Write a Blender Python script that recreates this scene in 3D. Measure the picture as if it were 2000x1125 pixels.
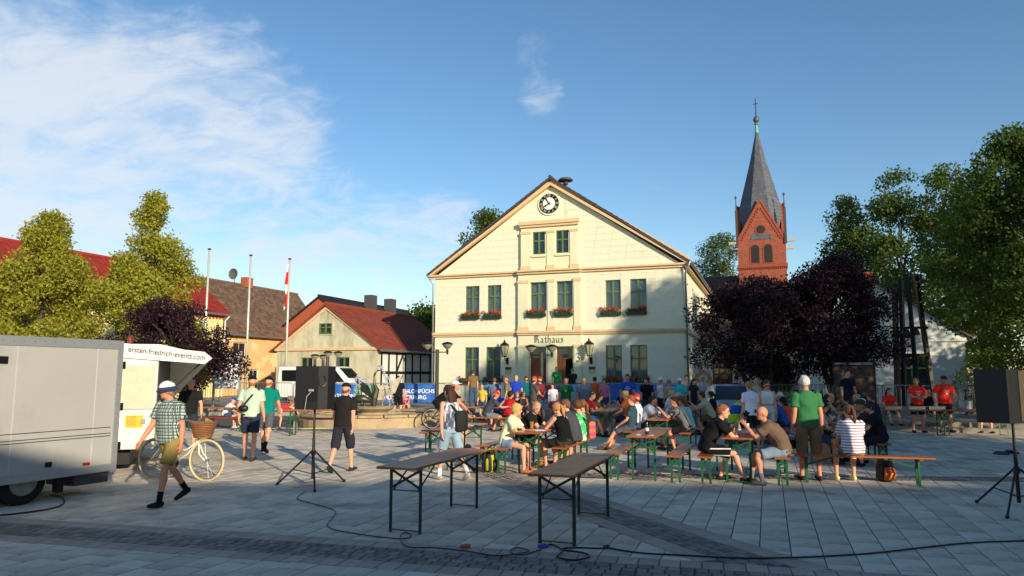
import bpy, bmesh, math, random
import numpy as np
from mathutils import Vector, Matrix
random.seed(7); rng=np.random.default_rng(7)
for o in list(bpy.data.objects): bpy.data.objects.remove(o)
SC=bpy.context.scene; COL=SC.collection
R=math.radians; PI=math.pi
# ---------------------------------------------------------------- camera, sky, sun, exposure
F=1400; HC=1.8; P=math.atan((732-562.5)/F); cP,sP=math.cos(P),math.sin(P)
cam=bpy.data.cameras.new('camera'); co=bpy.data.objects.new('camera',cam); COL.objects.link(co)
co.location=(0,0,HC); co.rotation_euler=(PI/2+P,0,0); cam.sensor_width=36; cam.lens=36*F/2000; cam.clip_end=3000; cam.clip_start=.1
SC.camera=co
SUN_EL=R(16); SUN_AZ=R(150)          # azimuth clockwise from +Y: behind the camera, to the right
sun=bpy.data.lights.new('sun','SUN'); so=bpy.data.objects.new('sun',sun); COL.objects.link(so)
sun.energy=4.0; sun.angle=R(.7); sun.color=(1,.86,.65)
sd=Vector((math.sin(SUN_AZ)*math.cos(SUN_EL),math.cos(SUN_AZ)*math.cos(SUN_EL),math.sin(SUN_EL)))
so.rotation_euler=sd.to_track_quat('Z','Y').to_euler(); so.location=(20,-40,30)
W=bpy.data.worlds.new('World'); SC.world=W; W.use_nodes=True
nt=W.node_tree; N=nt.nodes; L=nt.links; N.clear()
def nd(t,**k):
    n=N.new(t)
    for a,b in k.items(): setattr(n,a,b)
    return n
def mth(op,a,b=None,c=None):
    n=nd('ShaderNodeMath',operation=op)
    for i,v in enumerate((a,b,c)):
        if v is None: continue
        if isinstance(v,(int,float)): n.inputs[i].default_value=v
        else: L.new(v,n.inputs[i])
    return n.outputs[0]
sky=nd('ShaderNodeTexSky',sky_type='NISHITA'); sky.sun_disc=False; sky.sun_elevation=SUN_EL; sky.sun_rotation=SUN_AZ
sky.air_density=1.0; sky.dust_density=.25; sky.ozone_density=2.0
tc=nd('ShaderNodeTexCoord'); sx=nd('ShaderNodeSeparateXYZ'); L.new(tc.outputs['Generated'],sx.inputs[0])
zc=mth('MAXIMUM',sx.outputs[2],.02)
den=mth('ADD',zc,.4)
cx=mth('DIVIDE',sx.outputs[0],den); cy=mth('DIVIDE',sx.outputs[1],den)
cv=nd('ShaderNodeCombineXYZ'); L.new(cx,cv.inputs[0]); L.new(cy,cv.inputs[1])
def noise(sc,det,rough,dist,vec):
    n=nd('ShaderNodeTexNoise'); n.inputs['Scale'].default_value=sc; n.inputs['Detail'].default_value=det
    n.inputs['Roughness'].default_value=rough; n.inputs['Distortion'].default_value=dist; L.new(vec,n.inputs['Vector']); return n.outputs[0]
mpg=nd('ShaderNodeMapping'); mpg.inputs['Scale'].default_value=(1,1.5,1); mpg.inputs['Rotation'].default_value=(0,0,.5); L.new(cv.outputs[0],mpg.inputs[0])
n1=noise(3.2,9,.6,.8,mpg.outputs[0]); n2=noise(10,8,.62,1.2,mpg.outputs[0])
def ray(px,py):
    x=(px-1000)/F; y=-(py-562.5)/F
    return Vector((x,cP-y*sP,sP+y*cP))
blob=None
for px,py,r,w in ((120,260,17,1.12),(420,270,13,1.05),(250,420,16,1.0),(560,440,12,.9),(760,480,9,.85),(590,300,5.5,.6),(-250,330,20,1),(470,110,7,.6),(300,80,8,.55),(560,130,4,.55),(640,480,9,.62),(860,445,6,.85),(1045,95,3.0,.72),(1058,180,3.2,.74),(1265,395,3,.45),(60,370,9,.8),(-900,200,30,.8),(2800,300,22,.6),(1000,-2600,30,.5)):
    d=ray(px,py).normalized()
    dp=nd('ShaderNodeVectorMath',operation='DOT_PRODUCT'); nn=nd('ShaderNodeVectorMath',operation='NORMALIZE'); L.new(tc.outputs['Generated'],nn.inputs[0])
    L.new(nn.outputs[0],dp.inputs[0]); dp.inputs[1].default_value=d
    m=nd('ShaderNodeMapRange',interpolation_type='SMOOTHSTEP'); L.new(dp.outputs['Value'],m.inputs[0])
    m.inputs[1].default_value=math.cos(R(r)); m.inputs[2].default_value=math.cos(R(r*.15)); m.inputs[3].default_value=0; m.inputs[4].default_value=w
    blob=m.outputs[0] if blob is None else mth('MAXIMUM',blob,m.outputs[0])
mix=mth('ADD',mth('MULTIPLY',n1,1.0),mth('MULTIPLY',n2,.5))
dn=mth('SUBTRACT',mth('ADD',mth('MULTIPLY',blob,.62),mix),1.08)
cm=nd('ShaderNodeMapRange',interpolation_type='SMOOTHSTEP'); L.new(dn,cm.inputs[0]); cm.inputs[1].default_value=0; cm.inputs[2].default_value=.5; cm.inputs[3].default_value=0; cm.inputs[4].default_value=.82
mx=nd('ShaderNodeMix',data_type='RGBA'); L.new(cm.outputs[0],mx.inputs[0]); hs_=nd('ShaderNodeHueSaturation'); hs_.inputs['Saturation'].default_value=1.16; L.new(sky.outputs[0],hs_.inputs['Color']); L.new(hs_.outputs[0],mx.inputs[6]); mx.inputs[7].default_value=(4.9,5.2,5.6,1)
bg=nd('ShaderNodeBackground'); bg.inputs[1].default_value=.12; L.new(mx.outputs[2],bg.inputs[0])
ow=nd('ShaderNodeOutputWorld'); L.new(bg.outputs[0],ow.inputs[0])
vs=SC.view_settings; vs.view_transform='Standard'; vs.look='None'; vs.gamma=1; vs.exposure=.46; vs.use_curve_mapping=False
# ---------------------------------------------------------------- pixel helpers (only to measure places; everything stands at real depth)
def at(px,py,Y):
    v=ray(px,py); k=Y/v.y; return Vector((v.x*k,Y,HC+v.z*k))
def gp(px,py,z=0.0):
    v=ray(px,py); k=(z-HC)/v.z; return Vector((v.x*k,v.y*k,z))
ANG=R(19.5); U=Vector((math.cos(ANG),-math.sin(ANG),0)); V=Vector((math.sin(ANG),math.cos(ANG),0))
# ---------------------------------------------------------------- materials
def lin(c): return tuple((x/255/12.92 if x/255<=.04045 else ((x/255+.055)/1.055)**2.4) for x in c)
MC={}
def mat(name,col,rough=.75,var=.12,scale=6,bump=0,bscale=30,metal=0,spec=.5,isl=0,objr=0,trans=0,coat=0,det=6,extra=None,coord='Object'):
    if name in MC: return MC[name]
    m=bpy.data.materials.new(name); m.use_nodes=True; n=m.node_tree.nodes; l=m.node_tree.links
    b=n['Principled BSDF']; b.inputs['Roughness'].default_value=rough; b.inputs['Metallic'].default_value=metal
    b.inputs['Specular IOR Level'].default_value=spec
    if trans: b.inputs['Transmission Weight'].default_value=trans
    if coat: b.inputs['Coat Weight'].default_value=coat; b.inputs['Coat Roughness'].default_value=.15
    c=lin(col)+(1,)
    t=n.new('ShaderNodeTexCoord')
    nz=n.new('ShaderNodeTexNoise'); nz.inputs['Scale'].default_value=scale; nz.inputs['Detail'].default_value=det; nz.inputs['Roughness'].default_value=.6
    l.new(t.outputs[coord],nz.inputs['Vector'])
    mr=n.new('ShaderNodeMapRange'); l.new(nz.outputs[0],mr.inputs[0]); mr.inputs[1].default_value=.3; mr.inputs[2].default_value=.7; mr.inputs[3].default_value=1-var; mr.inputs[4].default_value=1+var
    val=mr.outputs[0]
    def mul(a,b_):
        q=n.new('ShaderNodeMath'); q.operation='MULTIPLY'; l.new(a,q.inputs[0]); l.new(b_,q.inputs[1]); return q.outputs[0]
    if isl:
        g=n.new('ShaderNodeNewGeometry'); k=n.new('ShaderNodeMapRange'); l.new(g.outputs['Random Per Island'],k.inputs[0]); k.inputs[3].default_value=1-isl; k.inputs[4].default_value=1+isl; val=mul(val,k.outputs[0])
    if objr:
        g=n.new('ShaderNodeObjectInfo'); k=n.new('ShaderNodeMapRange'); l.new(g.outputs['Random'],k.inputs[0]); k.inputs[3].default_value=1-objr; k.inputs[4].default_value=1+objr; val=mul(val,k.outputs[0])
    x=n.new('ShaderNodeVectorMath'); x.operation='SCALE'; x.inputs[0].default_value=c[:3]; l.new(val,x.inputs['Scale'])
    outc=x.outputs[0]
    if extra: outc=extra(m,n,l,t,outc)
    l.new(outc,b.inputs['Base Color'])
    if bump:
        z=n.new('ShaderNodeTexNoise'); z.inputs['Scale'].default_value=bscale; z.inputs['Detail'].default_value=5; l.new(t.outputs[coord],z.inputs['Vector'])
        bp=n.new('ShaderNodeBump'); bp.inputs['Strength'].default_value=bump; bp.inputs['Distance'].default_value=.02; l.new(z.outputs[0],bp.inputs['Height']); l.new(bp.outputs[0],b.inputs['Normal'])
    MC[name]=m; return m
def mixcol(n,l,fac,a,bcol):
    q=n.new('ShaderNodeMix'); q.data_type='RGBA'
    l.new(fac,q.inputs[0])
    if hasattr(a,'links'): l.new(a,q.inputs[6])
    else: q.inputs[6].default_value=lin(a)+(1,)
    if hasattr(bcol,'links'): l.new(bcol,q.inputs[7])
    else: q.inputs[7].default_value=lin(bcol)+(1,)
    return q.outputs[2]
def dirt(col2,scale,lo,hi,stretch=(1,1,1)):
    def f(m,n,l,t,outc):
        mp=n.new('ShaderNodeMapping'); mp.inputs['Scale'].default_value=stretch; l.new(t.outputs['Object'],mp.inputs[0])
        z=n.new('ShaderNodeTexNoise'); z.inputs['Scale'].default_value=scale; z.inputs['Detail'].default_value=8; z.inputs['Roughness'].default_value=.7; l.new(mp.outputs[0],z.inputs['Vector'])
        r=n.new('ShaderNodeMapRange'); l.new(z.outputs[0],r.inputs[0]); r.inputs[1].default_value=lo; r.inputs[2].default_value=hi
        return mixcol(n,l,r.outputs[0],outc,col2)
    return f
def band(axis,freq,width,col2,off=0.):
    def f(m,n,l,t,outc):
        s=n.new('ShaderNodeSeparateXYZ'); l.new(t.outputs['Object'],s.inputs[0])
        a=n.new('ShaderNodeMath'); a.operation='MULTIPLY_ADD'; l.new(s.outputs[axis],a.inputs[0]); a.inputs[1].default_value=freq; a.inputs[2].default_value=off+100
        b_=n.new('ShaderNodeMath'); b_.operation='FRACT'; l.new(a.outputs[0],b_.inputs[0])
        k=n.new('ShaderNodeMath'); k.operation='LESS_THAN'; l.new(b_.outputs[0],k.inputs[0]); k.inputs[1].default_value=width
        return mixcol(n,l,k.outputs[0],outc,col2)
    return f
def chain(*fs):
    def f(m,n,l,t,outc):
        for g in fs: outc=g(m,n,l,t,outc)
        return outc
    return f
def glass(name,col=(30,38,44),rough=.06):
    return mat(name,col,rough,.1,2,spec=.8)
# ---------------------------------------------------------------- mesh builder
class MB:
    def __init__(s): s.v=[]; s.f=[]
    def add(s,vs,fs):
        k=len(s.v); s.v+= [tuple(p) for p in vs]; s.f+=[tuple(i+k for i in f) for f in fs]; return s
    def box(s,c,d,rz=0,M=None):
        x,y,z=(q/2 for q in d); vs=[Vector((a*x,b*y,e*z)) for a in(-1,1) for b in(-1,1) for e in(-1,1)]
        if rz: m=Matrix.Rotation(rz,3,'Z'); vs=[m@p for p in vs]
        if M is not None: vs=[M@p for p in vs]
        vs=[p+Vector(c) for p in vs]
        return s.add(vs,[(0,1,3,2),(4,6,7,5),(0,4,5,1),(2,3,7,6),(0,2,6,4),(1,5,7,3)])
    def b2(s,x0,x1,y0,y1,z0,z1): return s.box(((x0+x1)/2,(y0+y1)/2,(z0+z1)/2),(x1-x0,y1-y0,z1-z0))
    def tube(s,pts,rad,n=8,axis=None,cap=True,closed=False):
        pts=[Vector(p) for p in pts]; k=len(pts); base=len(s.v)
        if not isinstance(rad,(list,tuple)): rad=[rad]*k
        w=Vector(axis) if axis is not None else None
        for i,p in enumerate(pts):
            if closed: t=pts[(i+1)%k]-pts[i-1]
            else: t=pts[min(i+1,k-1)]-pts[max(i-1,0)]
            if t.length<1e-9: t=Vector((0,0,1))
            t.normalize()
            if w is None: w=Vector((1,0,0)) if abs(t.x)<.8 else Vector((0,1,0))
            ww=w-t*w.dot(t)
            if ww.length<1e-5: ww=t.orthogonal()
            ww.normalize(); dd=t.cross(ww)
            if axis is None: w=ww
            r=rad[i]; ra,rb=(r if isinstance(r,(tuple,list)) else (r,r))
            for j in range(n):
                a=2*PI*j/n; s.v.append(tuple(p+ww*(ra*math.cos(a))+dd*(rb*math.sin(a))))
        for i in range(k if closed else k-1):
            i2=(i+1)%k
            for j in range(n):
                j2=(j+1)%n; s.f.append((base+i*n+j,base+i*n+j2,base+i2*n+j2,base+i2*n+j))
        if cap and not closed:
            s.f.append(tuple(base+j for j in range(n))[::-1]); s.f.append(tuple(base+(k-1)*n+j for j in range(n)))
        return s
    def bar(s,a,b,w,h=None,up=(0,0,1)):
        a,b=Vector(a),Vector(b); h=h or w; t=(b-a).normalized(); u=Vector(up)
        x=t.cross(u)
        if x.length<1e-4: x=t.orthogonal()
        x.normalize(); y=x.cross(t); vs=[p+x*(i*w/2)+y*(j*h/2) for p in(a,b) for i in(-1,1) for j in(-1,1)]
        return s.add(vs,[(0,1,3,2),(4,6,7,5),(0,4,5,1),(2,3,7,6),(0,2,6,4),(1,5,7,3)])
    def lathe(s,prof,c=(0,0,0),n=16):
        c=Vector(c); base=len(s.v); k=len(prof)
        for r,z in prof:
            for j in range(n): a=2*PI*j/n; s.v.append((c.x+r*math.cos(a),c.y+r*math.sin(a),c.z+z))
        for i in range(k-1):
            for j in range(n): j2=(j+1)%n; s.f.append((base+i*n+j,base+i*n+j2,base+(i+1)*n+j2,base+(i+1)*n+j))
        s.f.append(tuple(base+j for j in range(n))[::-1]); s.f.append(tuple(base+(k-1)*n+j for j in range(n))); return s
    def ell(s,c,r,ax=None,n=12,m=8,z0=-1.,z1=1.):
        c=Vector(c); X,Y,Z=ax or (Vector((1,0,0)),Vector((0,1,0)),Vector((0,0,1))); base=len(s.v)
        a0,a1=math.asin(max(-1,z0)),math.asin(min(1,z1))
        for i in range(m+1):
            e=a0+(a1-a0)*i/m; ce=max(math.cos(e),.02); se=math.sin(e)
            for j in range(n): a=2*PI*j/n; s.v.append(tuple(c+X*(r[0]*ce*math.cos(a))+Y*(r[1]*ce*math.sin(a))+Z*(r[2]*se)))
        for i in range(m):
            for j in range(n): j2=(j+1)%n; s.f.append((base+i*n+j,base+i*n+j2,base+(i+1)*n+j2,base+(i+1)*n+j))
        s.f.append(tuple(base+j for j in range(n))[::-1]); s.f.append(tuple(base+m*n+j for j in range(n))); return s
    def prism(s,poly,a,b):                       # poly of points (x,z), extruded along y from a to b
        k=len(poly); base=len(s.v)
        s.v+=[(x,a,z) for x,z in poly]+[(x,b,z) for x,z in poly]
        s.f.append(tuple(range(base,base+k))); s.f.append(tuple(range(base+k,base+2*k))[::-1])
        for i in range(k): j=(i+1)%k; s.f.append((base+i,base+k+i,base+k+j,base+j))
        return s
    def prismz(s,poly,z0,z1):
        k=len(poly); base=len(s.v)
        s.v+=[(p[0],p[1],z0) for p in poly]+[(p[0],p[1],z1) for p in poly]
        s.f.append(tuple(range(base,base+k))[::-1]); s.f.append(tuple(range(base+k,base+2*k)))
        for i in range(k): j=(i+1)%k; s.f.append((base+i,base+j,base+k+j,base+k+i))
        return s
    def build(s,name,m,parent=None,smooth=False,loc=None,rz=0,bevel=0,kind=None,fix=True):
        me=bpy.data.meshes.new(name); me.from_pydata(s.v,[],s.f)
        if fix:
            bm=bmesh.new(); bm.from_mesh(me); bmesh.ops.recalc_face_normals(bm,faces=bm.faces); bm.to_mesh(me); bm.free()
        if m: me.materials.append(m)
        if smooth: me.polygons.foreach_set('use_smooth',[True]*len(me.polygons))
        o=bpy.data.objects.new(name,me); COL.objects.link(o)
        if parent: o.parent=parent
        if loc is not None: o.location=loc
        if rz: o.rotation_euler=(0,0,rz)
        if bevel:
            b=o.modifiers.new('bevel','BEVEL'); b.width=bevel; b.segments=2; b.limit_method='ANGLE'
        if kind: o['kind']=kind
        return o
def thing(name,label,cat,loc=(0,0,0),rz=0,group=None):
    o=bpy.data.objects.new(name,None); COL.objects.link(o); o.location=loc; o.rotation_euler=(0,0,rz); o.empty_display_size=.2
    return tag(o,label,cat,group)
def tag(o,label,cat,group=None):
    o['label']=label; o['category']=cat
    if group: o['group']=group
    return o
def copy_tree(o,parent=None):
    c=o.copy(); COL.objects.link(c); c.parent=parent
    for ch in o.children: copy_tree(ch,c)
    return c
def text_mesh(name,txt,size,m,parent,loc,rot,ext=.004,align='CENTER',sx=1):
    cu=bpy.data.curves.new(name,'FONT'); cu.body=txt; cu.size=size; cu.extrude=ext; cu.align_x=align; cu.offset=size*.018
    to=bpy.data.objects.new(name,cu); COL.objects.link(to); bpy.context.view_layer.update()
    me=bpy.data.meshes.new_from_object(to.evaluated_get(bpy.context.evaluated_depsgraph_get()))
    bpy.data.objects.remove(to); me.materials.clear(); me.materials.append(m)
    o=bpy.data.objects.new(name,me); COL.objects.link(o); o.parent=parent; o.location=loc; o.rotation_euler=rot; o.scale=(sx,1,1); return o
def npmesh(name,v,q,m,parent=None,kind=None):
    me=bpy.data.meshes.new(name); nv,nq=len(v),len(q); k=q.shape[1]
    me.vertices.add(nv); me.vertices.foreach_set('co',np.asarray(v,dtype=np.float32).ravel())
    me.loops.add(nq*k); me.loops.foreach_set('vertex_index',np.asarray(q,dtype=np.int32).ravel())
    me.polygons.add(nq); me.polygons.foreach_set('loop_start',np.arange(0,nq*k,k,dtype=np.int32))
    me.update(calc_edges=True); me.materials.append(m)
    o=bpy.data.objects.new(name,me); COL.objects.link(o)
    if parent: o.parent=parent
    if kind: o['kind']=kind
    return o
# ================================================================ the plaza
GR=mat('joint_sand',(92,86,78),.95,.2,3,coord='Object')
g=MB().add([(-400,-60,-.012),(400,-60,-.012),(400,600,-.012),(-400,600,-.012)],[(0,1,2,3)]).build('plaza',GR); g['kind']='structure'; PLAZA=g
SLAB=mat('slab_stone',(206,194,174),.8,.14,2.5,bump=.25,bscale=90,isl=.14,objr=.14,extra=chain(dirt((118,108,96),1.1,.5,.75),dirt((70,66,62),14,.68,.74)))
SETT=mat('dark_sett',(122,114,106),.8,.2,9,bump=.4,bscale=60,isl=.3,objr=.3)
PAV=mat('pink_paver',(166,150,138),.82,.12,6,bump=.25,bscale=80,isl=.12,objr=.12)
def clip(poly,nrm,d):          # keep points with p.nrm<=d
    out=[]
    for i in range(len(poly)):
        a,b=poly[i],poly[(i+1)%len(poly)]; da=a[0]*nrm[0]+a[1]*nrm[1]-d; db=b[0]*nrm[0]+b[1]*nrm[1]-d
        if da<=0: out.append(a)
        if da*db<0: k=da/(da-db); out.append((a[0]+(b[0]-a[0])*k,a[1]+(b[1]-a[1])*k))
    return out
def area(p): return abs(sum(p[i][0]*p[(i+1)%len(p)][1]-p[(i+1)%len(p)][0]*p[i][1] for i in range(len(p))))/2
def cen(p): return sum(q[0] for q in p)/len(p),sum(q[1] for q in p)/len(p)
strips=[]                     # (origin, direction, half width, t0, t1)
a=gp(0,1031); b=gp(1240,1116); d1=(b-a).normalized(); strips.append((a,d1,.52,-9,22))
a2=gp(960,924); b2=gp(1548,1124); d2=(b2-a2).normalized(); strips.append((a2,d2,.5,-.6,7.9))
a3=Vector((-.8,13.45,0)); d3=Vector((1,-.075,0)).normalized(); strips.append((a3,d3,.3,.55,15))
def nr(d): return (-d[1],d[0])
pieces={'slab':[], 'sett':[], 'paver':[]}
SW,SL=.305,.46
j0=.006
for i in range(-75,75):
    for k in range(-8,62):
        off=(i%2)*.5*SL+((i*37)%5)*.02
        c0=U*(i*SW)+V*(k*SL+off+1.0)
        if c0.y<4.3 or c0.y>25 or abs(c0.x)>4+.82*c0.y: continue
        hx,hy=SW/2-j0,SL/2-j0
        poly=[tuple((c0+U*sx_+V*sy_)[:2]) for sx_,sy_ in((-hx*1,-hy),(hx,-hy),(hx,hy),(-hx,hy))]
        parts=[poly]
        for o,d,hw,t0,t1 in strips:
            n_=nr(d); base=o[0]*n_[0]+o[1]*n_[1]; new=[]
            for p in parts:
                cc=cen(p); t=(cc[0]-o[0])*d[0]+(cc[1]-o[1])*d[1]
                if t<t0 or t>t1: new.append(p); continue
                for q in (clip(p,n_,base-hw-j0),clip(p,(-n_[0],-n_[1]),-(base+hw+j0))):
                    if len(q)>2 and area(q)>.004: new.append(q)
            parts=new
        pieces['slab']+=parts
for si,(o,d,hw,t0,t1) in enumerate(strips):
    n_=Vector(nr(d)+(0,)); t=t0
    def inother(p):
        for sj in range(si):
            o2,dd,h2,q0,q1=strips[sj]; n2=Vector(nr(dd)+(0,))
            if abs((p-o2).dot(n2))<h2+.03: return True
        return False
    if si<2:
        sw=.22
        rows=[(-hw,-hw+.26,'paver',.2),(hw-.26,hw,'paver',.2)]
        nset=4; w_=(2*hw-.52)/nset
        rows+=[(-hw+.26+r*w_,-hw+.26+(r+1)*w_,'sett',.13) for r in range(nset)]
    else:
        rows=[(-hw+r*.1,-hw+(r+1)*.1,'sett',.11) for r in range(6)]
    for r0,r1,kind,ln in rows:
        t=t0+random.random()*ln
        while t<t1:
            l_=ln*random.uniform(.8,1.25) if kind=='sett' else ln
            jt=.007 if kind=='sett' else .005
            pl=[]
            for tt,nn_ in((t+jt,r0+jt),(t+l_-jt,r0+jt),(t+l_-jt,r1-jt),(t+jt,r1-jt)):
                q=o+d*(tt+random.uniform(-.006,.006)*(kind=='sett'))+n_*(nn_+random.uniform(-.006,.006)*(kind=='sett')); pl.append((q.x,q.y))
            cq=cen(pl)
            if cq[1]>4.3 and abs(cq[0])<4+.8*cq[1] and not inother(Vector((cq[0],cq[1],0))): pieces[kind].append(pl)
            t+=l_
def inview(p):
    c=cen(p); y=c[1]
    return y>5.0 and abs(c[0])<.72*y+.3
for kind,lst,m,ch,nmax in (('slab',pieces['slab'],SLAB,.006,300),('sett',pieces['sett'],SETT,.014,300),('paver',pieces['paver'],PAV,.006,200)):
    lst.sort(key=lambda p:(not inview(p),cen(p)[1]))
    nm={'slab':'paving_slab','sett':'cobblestone','paver':'border_paver'}[kind]
    rest=MB()
    for idx,p in enumerate(lst):
        c=cen(p); dz=random.uniform(-.0025,.0025); k=len(p)
        mb=rest if idx>=nmax else MB(); ox,oy=(0,0) if idx>=nmax else c
        ins=[(c[0]+(q[0]-c[0])*(1-ch*5),c[1]+(q[1]-c[1])*(1-ch*5)) for q in p]
        vs=[(q[0]-ox,q[1]-oy,-.012) for q in p]+[(q[0]-ox,q[1]-oy,-ch*.6+dz) for q in p]+[(q[0]-ox,q[1]-oy,dz) for q in ins]
        fs=[]
        for a_ in range(k):
            b_=(a_+1)%k; fs+=[(a_,b_,k+b_,k+a_),(k+a_,k+b_,2*k+b_,2*k+a_)]
        fs.append(tuple(range(2*k,3*k)))
        mb.add(vs,fs)
        if idx<nmax: mb.build(nm,m,PLAZA,loc=(c[0],c[1],.012*0),fix=False)
    rest.build(nm+'_field',m,PLAZA,kind='stuff',fix=False)
# terrace with two steps round the sunken square
STONE=mat('step_stone',(150,142,130),.85,.2,3,bump=.3,bscale=40,extra=dirt((90,84,76),2,.5,.7))
ASPH=mat('street_paving',(140,132,122),.9,.15,1.5,bump=.3,bscale=30)
edge=[(-70,34),(-20,32.6),(-6,32.2),(4.5,31.6),(9,28.6),(12.5,23.6),(17,21.4),(30,18.5),(60,14)]
def terr(off,z0,z1,name,m):
    p=[(x,y+off) for x,y in edge]+[(200,14+off),(200,400),(-200,400),(-70,400)]
    o=MB().prismz(p,z0,z1).build(name,m); o['kind']='structure'; return o
terr(0,-.012,.15,'lower_step',STONE); terr(.38,.1,.30,'street_terrace',STONE)
o=MB().prismz([(x,y+1.2) for x,y in edge]+[(200,15.2),(200,399),(-200,399),(-70,399)],.29,.304).build('street',ASPH); o['kind']='structure'
TZ=.304
# ================================================================ building helpers
def wall(mb,x0,x1,z0,z1,y0,y1,ops):
    xs=sorted({x0,x1,*[q for o in ops for q in o[:2]]}); zs=sorted({z0,z1,*[q for o in ops for q in o[2:4]]})
    for i in range(len(xs)-1):
        for j in range(len(zs)-1):
            cx_,cz_=(xs[i]+xs[i+1])/2,(zs[j]+zs[j+1])/2
            if not any(o[0]<cx_<o[1] and o[2]<cz_<o[3] for o in ops): mb.b2(xs[i],xs[i+1],y0,y1,zs[j],zs[j+1])
GL=glass('window_glass',(34,42,48),.05)
CURT=mat('curtain',(205,208,210),.9,.1,8,extra=band(0,14,.5,(160,166,172)))
GREENF=mat('green_frame',(96,124,66),.5,.08,5); WHITEF=mat('white_frame',(225,225,218),.5,.05,5)
def window(parent,x0,x1,z0,z1,y,fm,cross=True,curtain=True,tz=.6,t=.05,sill=None):
    mb=MB(); mb.b2(x0,x0+t,y-.04,y+.03,z0,z1); mb.b2(x1-t,x1,y-.04,y+.03,z0,z1); mb.b2(x0+t,x1-t,y-.04,y+.03,z0,z0+t); mb.b2(x0+t,x1-t,y-.04,y+.03,z1-t,z1)
    xm=(x0+x1)/2; zm=z0+(z1-z0)*tz
    if cross:
        mb.b2(xm-.045,xm+.045,y-.055,y+.028,z0+t,z1-t); mb.b2(x0+t,xm-.045,y-.05,y+.026,zm-.035,zm+.035); mb.b2(xm+.045,x1-t,y-.05,y+.026,zm-.035,zm+.035)
    w=mb.build('window',fm,parent)
    panes=[(x0+t,xm-.045,z0+t,zm-.035),(xm+.045,x1-t,z0+t,zm-.035),(x0+t,xm-.045,zm+.035,z1-t),(xm+.045,x1-t,zm+.035,z1-t)] if cross else [(x0+t,x1-t,z0+t,z1-t)]
    gm=MC.get('pane_clear') or mat('pane_clear',(200,210,215),.03,.02,2,trans=1.0,spec=.6)
    for q in panes: MB().b2(q[0],q[1],y+.002,y+.01,q[2],q[3]).build('pane',gm if curtain else GL,w)
    if curtain: MB().b2(x0+.01,x1-.01,y+.07,y+.08,z0,z1).build('curtain',CURT,w)
    if sill: MB().b2(x0-.08,x1+.08,y-.26,y+.02,z0-.08,z0-.005).build('sill',sill,w)
    return w
def roof_tiles(name,m,parent,A,B,C,D,rows,cols,kind='stuff',lift=.03):
    # quad A(eave left) B(eave right) C(ridge right) D(ridge left): overlapping courses of tiles
    A,B,C,D=map(Vector,(A,B,C,D)); mb=MB(); nrm=(B-A).cross(D-A).normalized()
    if nrm.z<0: nrm=-nrm
    for r in range(rows):
        s0,s1=r/rows,(r+1.25)/rows
        for c in range(cols):
            o=.5*(r%2)/cols*0; t0,t1=(c+.03)/cols,(c+.97)/cols
            def pt(t,s,l): p=A.lerp(B,t); q=D.lerp(C,t); return p.lerp(q,min(s,1))+nrm*l
            h=lift*random.uniform(.8,1.3)
            vs=[pt(t0,s0,h),pt(t1,s0,h),pt(t1,s1,.004),pt(t0,s1,.004),pt(t0,s0,-.004),pt(t1,s0,-.004)]
            mb.add(vs,[(0,1,2,3),(4,5,1,0)])
    return mb.build(name,m,parent,kind=kind,fix=False)
# ================================================================ town hall
CREAM=mat('cream_plaster',(228,224,196),.85,.05,1.2,bump=.12,bscale=60,extra=chain(dirt((196,188,146),1.1,.55,.8,(1,1,.6)),dirt((170,164,132),1.6,.55,.9,(1.3,1.3,.4))))
BLOCK=mat('cream_block',(230,226,199),.85,.05,2,bump=.12,bscale=60,objr=.025,isl=.025,extra=chain(dirt((200,192,150),.9,.52,.8,(1,1,.6)),dirt((172,166,134),1.6,.54,.9,(1.3,1.3,.4))))
BAYM=mat('bay_plaster',(222,220,184),.85,.05,1.2,bump=.1,bscale=60,extra=dirt((205,200,150),1.4,.58,.85))
ORN=mat('peach_moulding',(220,188,146),.8,.07,3,extra=dirt((150,110,70),4,.62,.85))
DROOF=mat('dark_roof_tile',(72,62,58),.8,.2,3,isl=.25)
DMET=mat('dark_metal',(34,34,36),.5,.1,5,metal=.6); ZINC=mat('zinc',(160,162,160),.45,.1,4,metal=.7)
OAK=mat('carved_door',(112,62,38),.55,.15,8,bump=.2,bscale=20)
BLK=mat('black_paint',(16,16,17),.5,.1,5); WHT=mat('white_paint',(232,232,228),.6,.03,5)
RO=at(848,760,42.2); TH=thing('town_hall','large cream town hall with clock gable and red window flowers','building',(RO.x,RO.y,TZ),-ANG)
WW,DD=14.4,19.0; EV,AP=7.25,12.22
gw=[(1.92,2.80,1.3,3.07),(3.23,4.12,1.3,3.07),(10.18,11.05,1.3,3.07),(11.5,12.4,1.3,3.07)]
uw=[(1.93,2.81,5.0,6.62),(3.30,4.16,5.0,6.62),(10.21,11.05,5.0,6.62),(11.56,12.43,5.0,6.62)]
bw=[(5.95,6.91,5.05,6.66),(7.48,8.41,5.05,6.66)]; dw=[(5.88,6.88,.22,3.05),(7.40,8.40,.22,3.05)]; hw=[(6.11,6.84,8.24,9.53),(7.48,8.21,8.24,9.53)]
BX0,BX1=5.24,8.87; GX0,GX1=5.42,8.75
mb=MB(); wall(mb,0,WW,0,EV,0,.3,gw+uw+bw+dw); mb.b2(0,.3,.3,DD,0,EV); mb.b2(0.3,WW-.3,DD-.3,DD,0,EV)
mb.build('wall',CREAM,TH)
mb=MB(); so_=[(1.6+i*2.9,2.5+i*2.9,5.0,6.5) for i in range(6)]+[(1.6+i*2.9,2.5+i*2.9,1.3,3.0) for i in range(6)]
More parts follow.
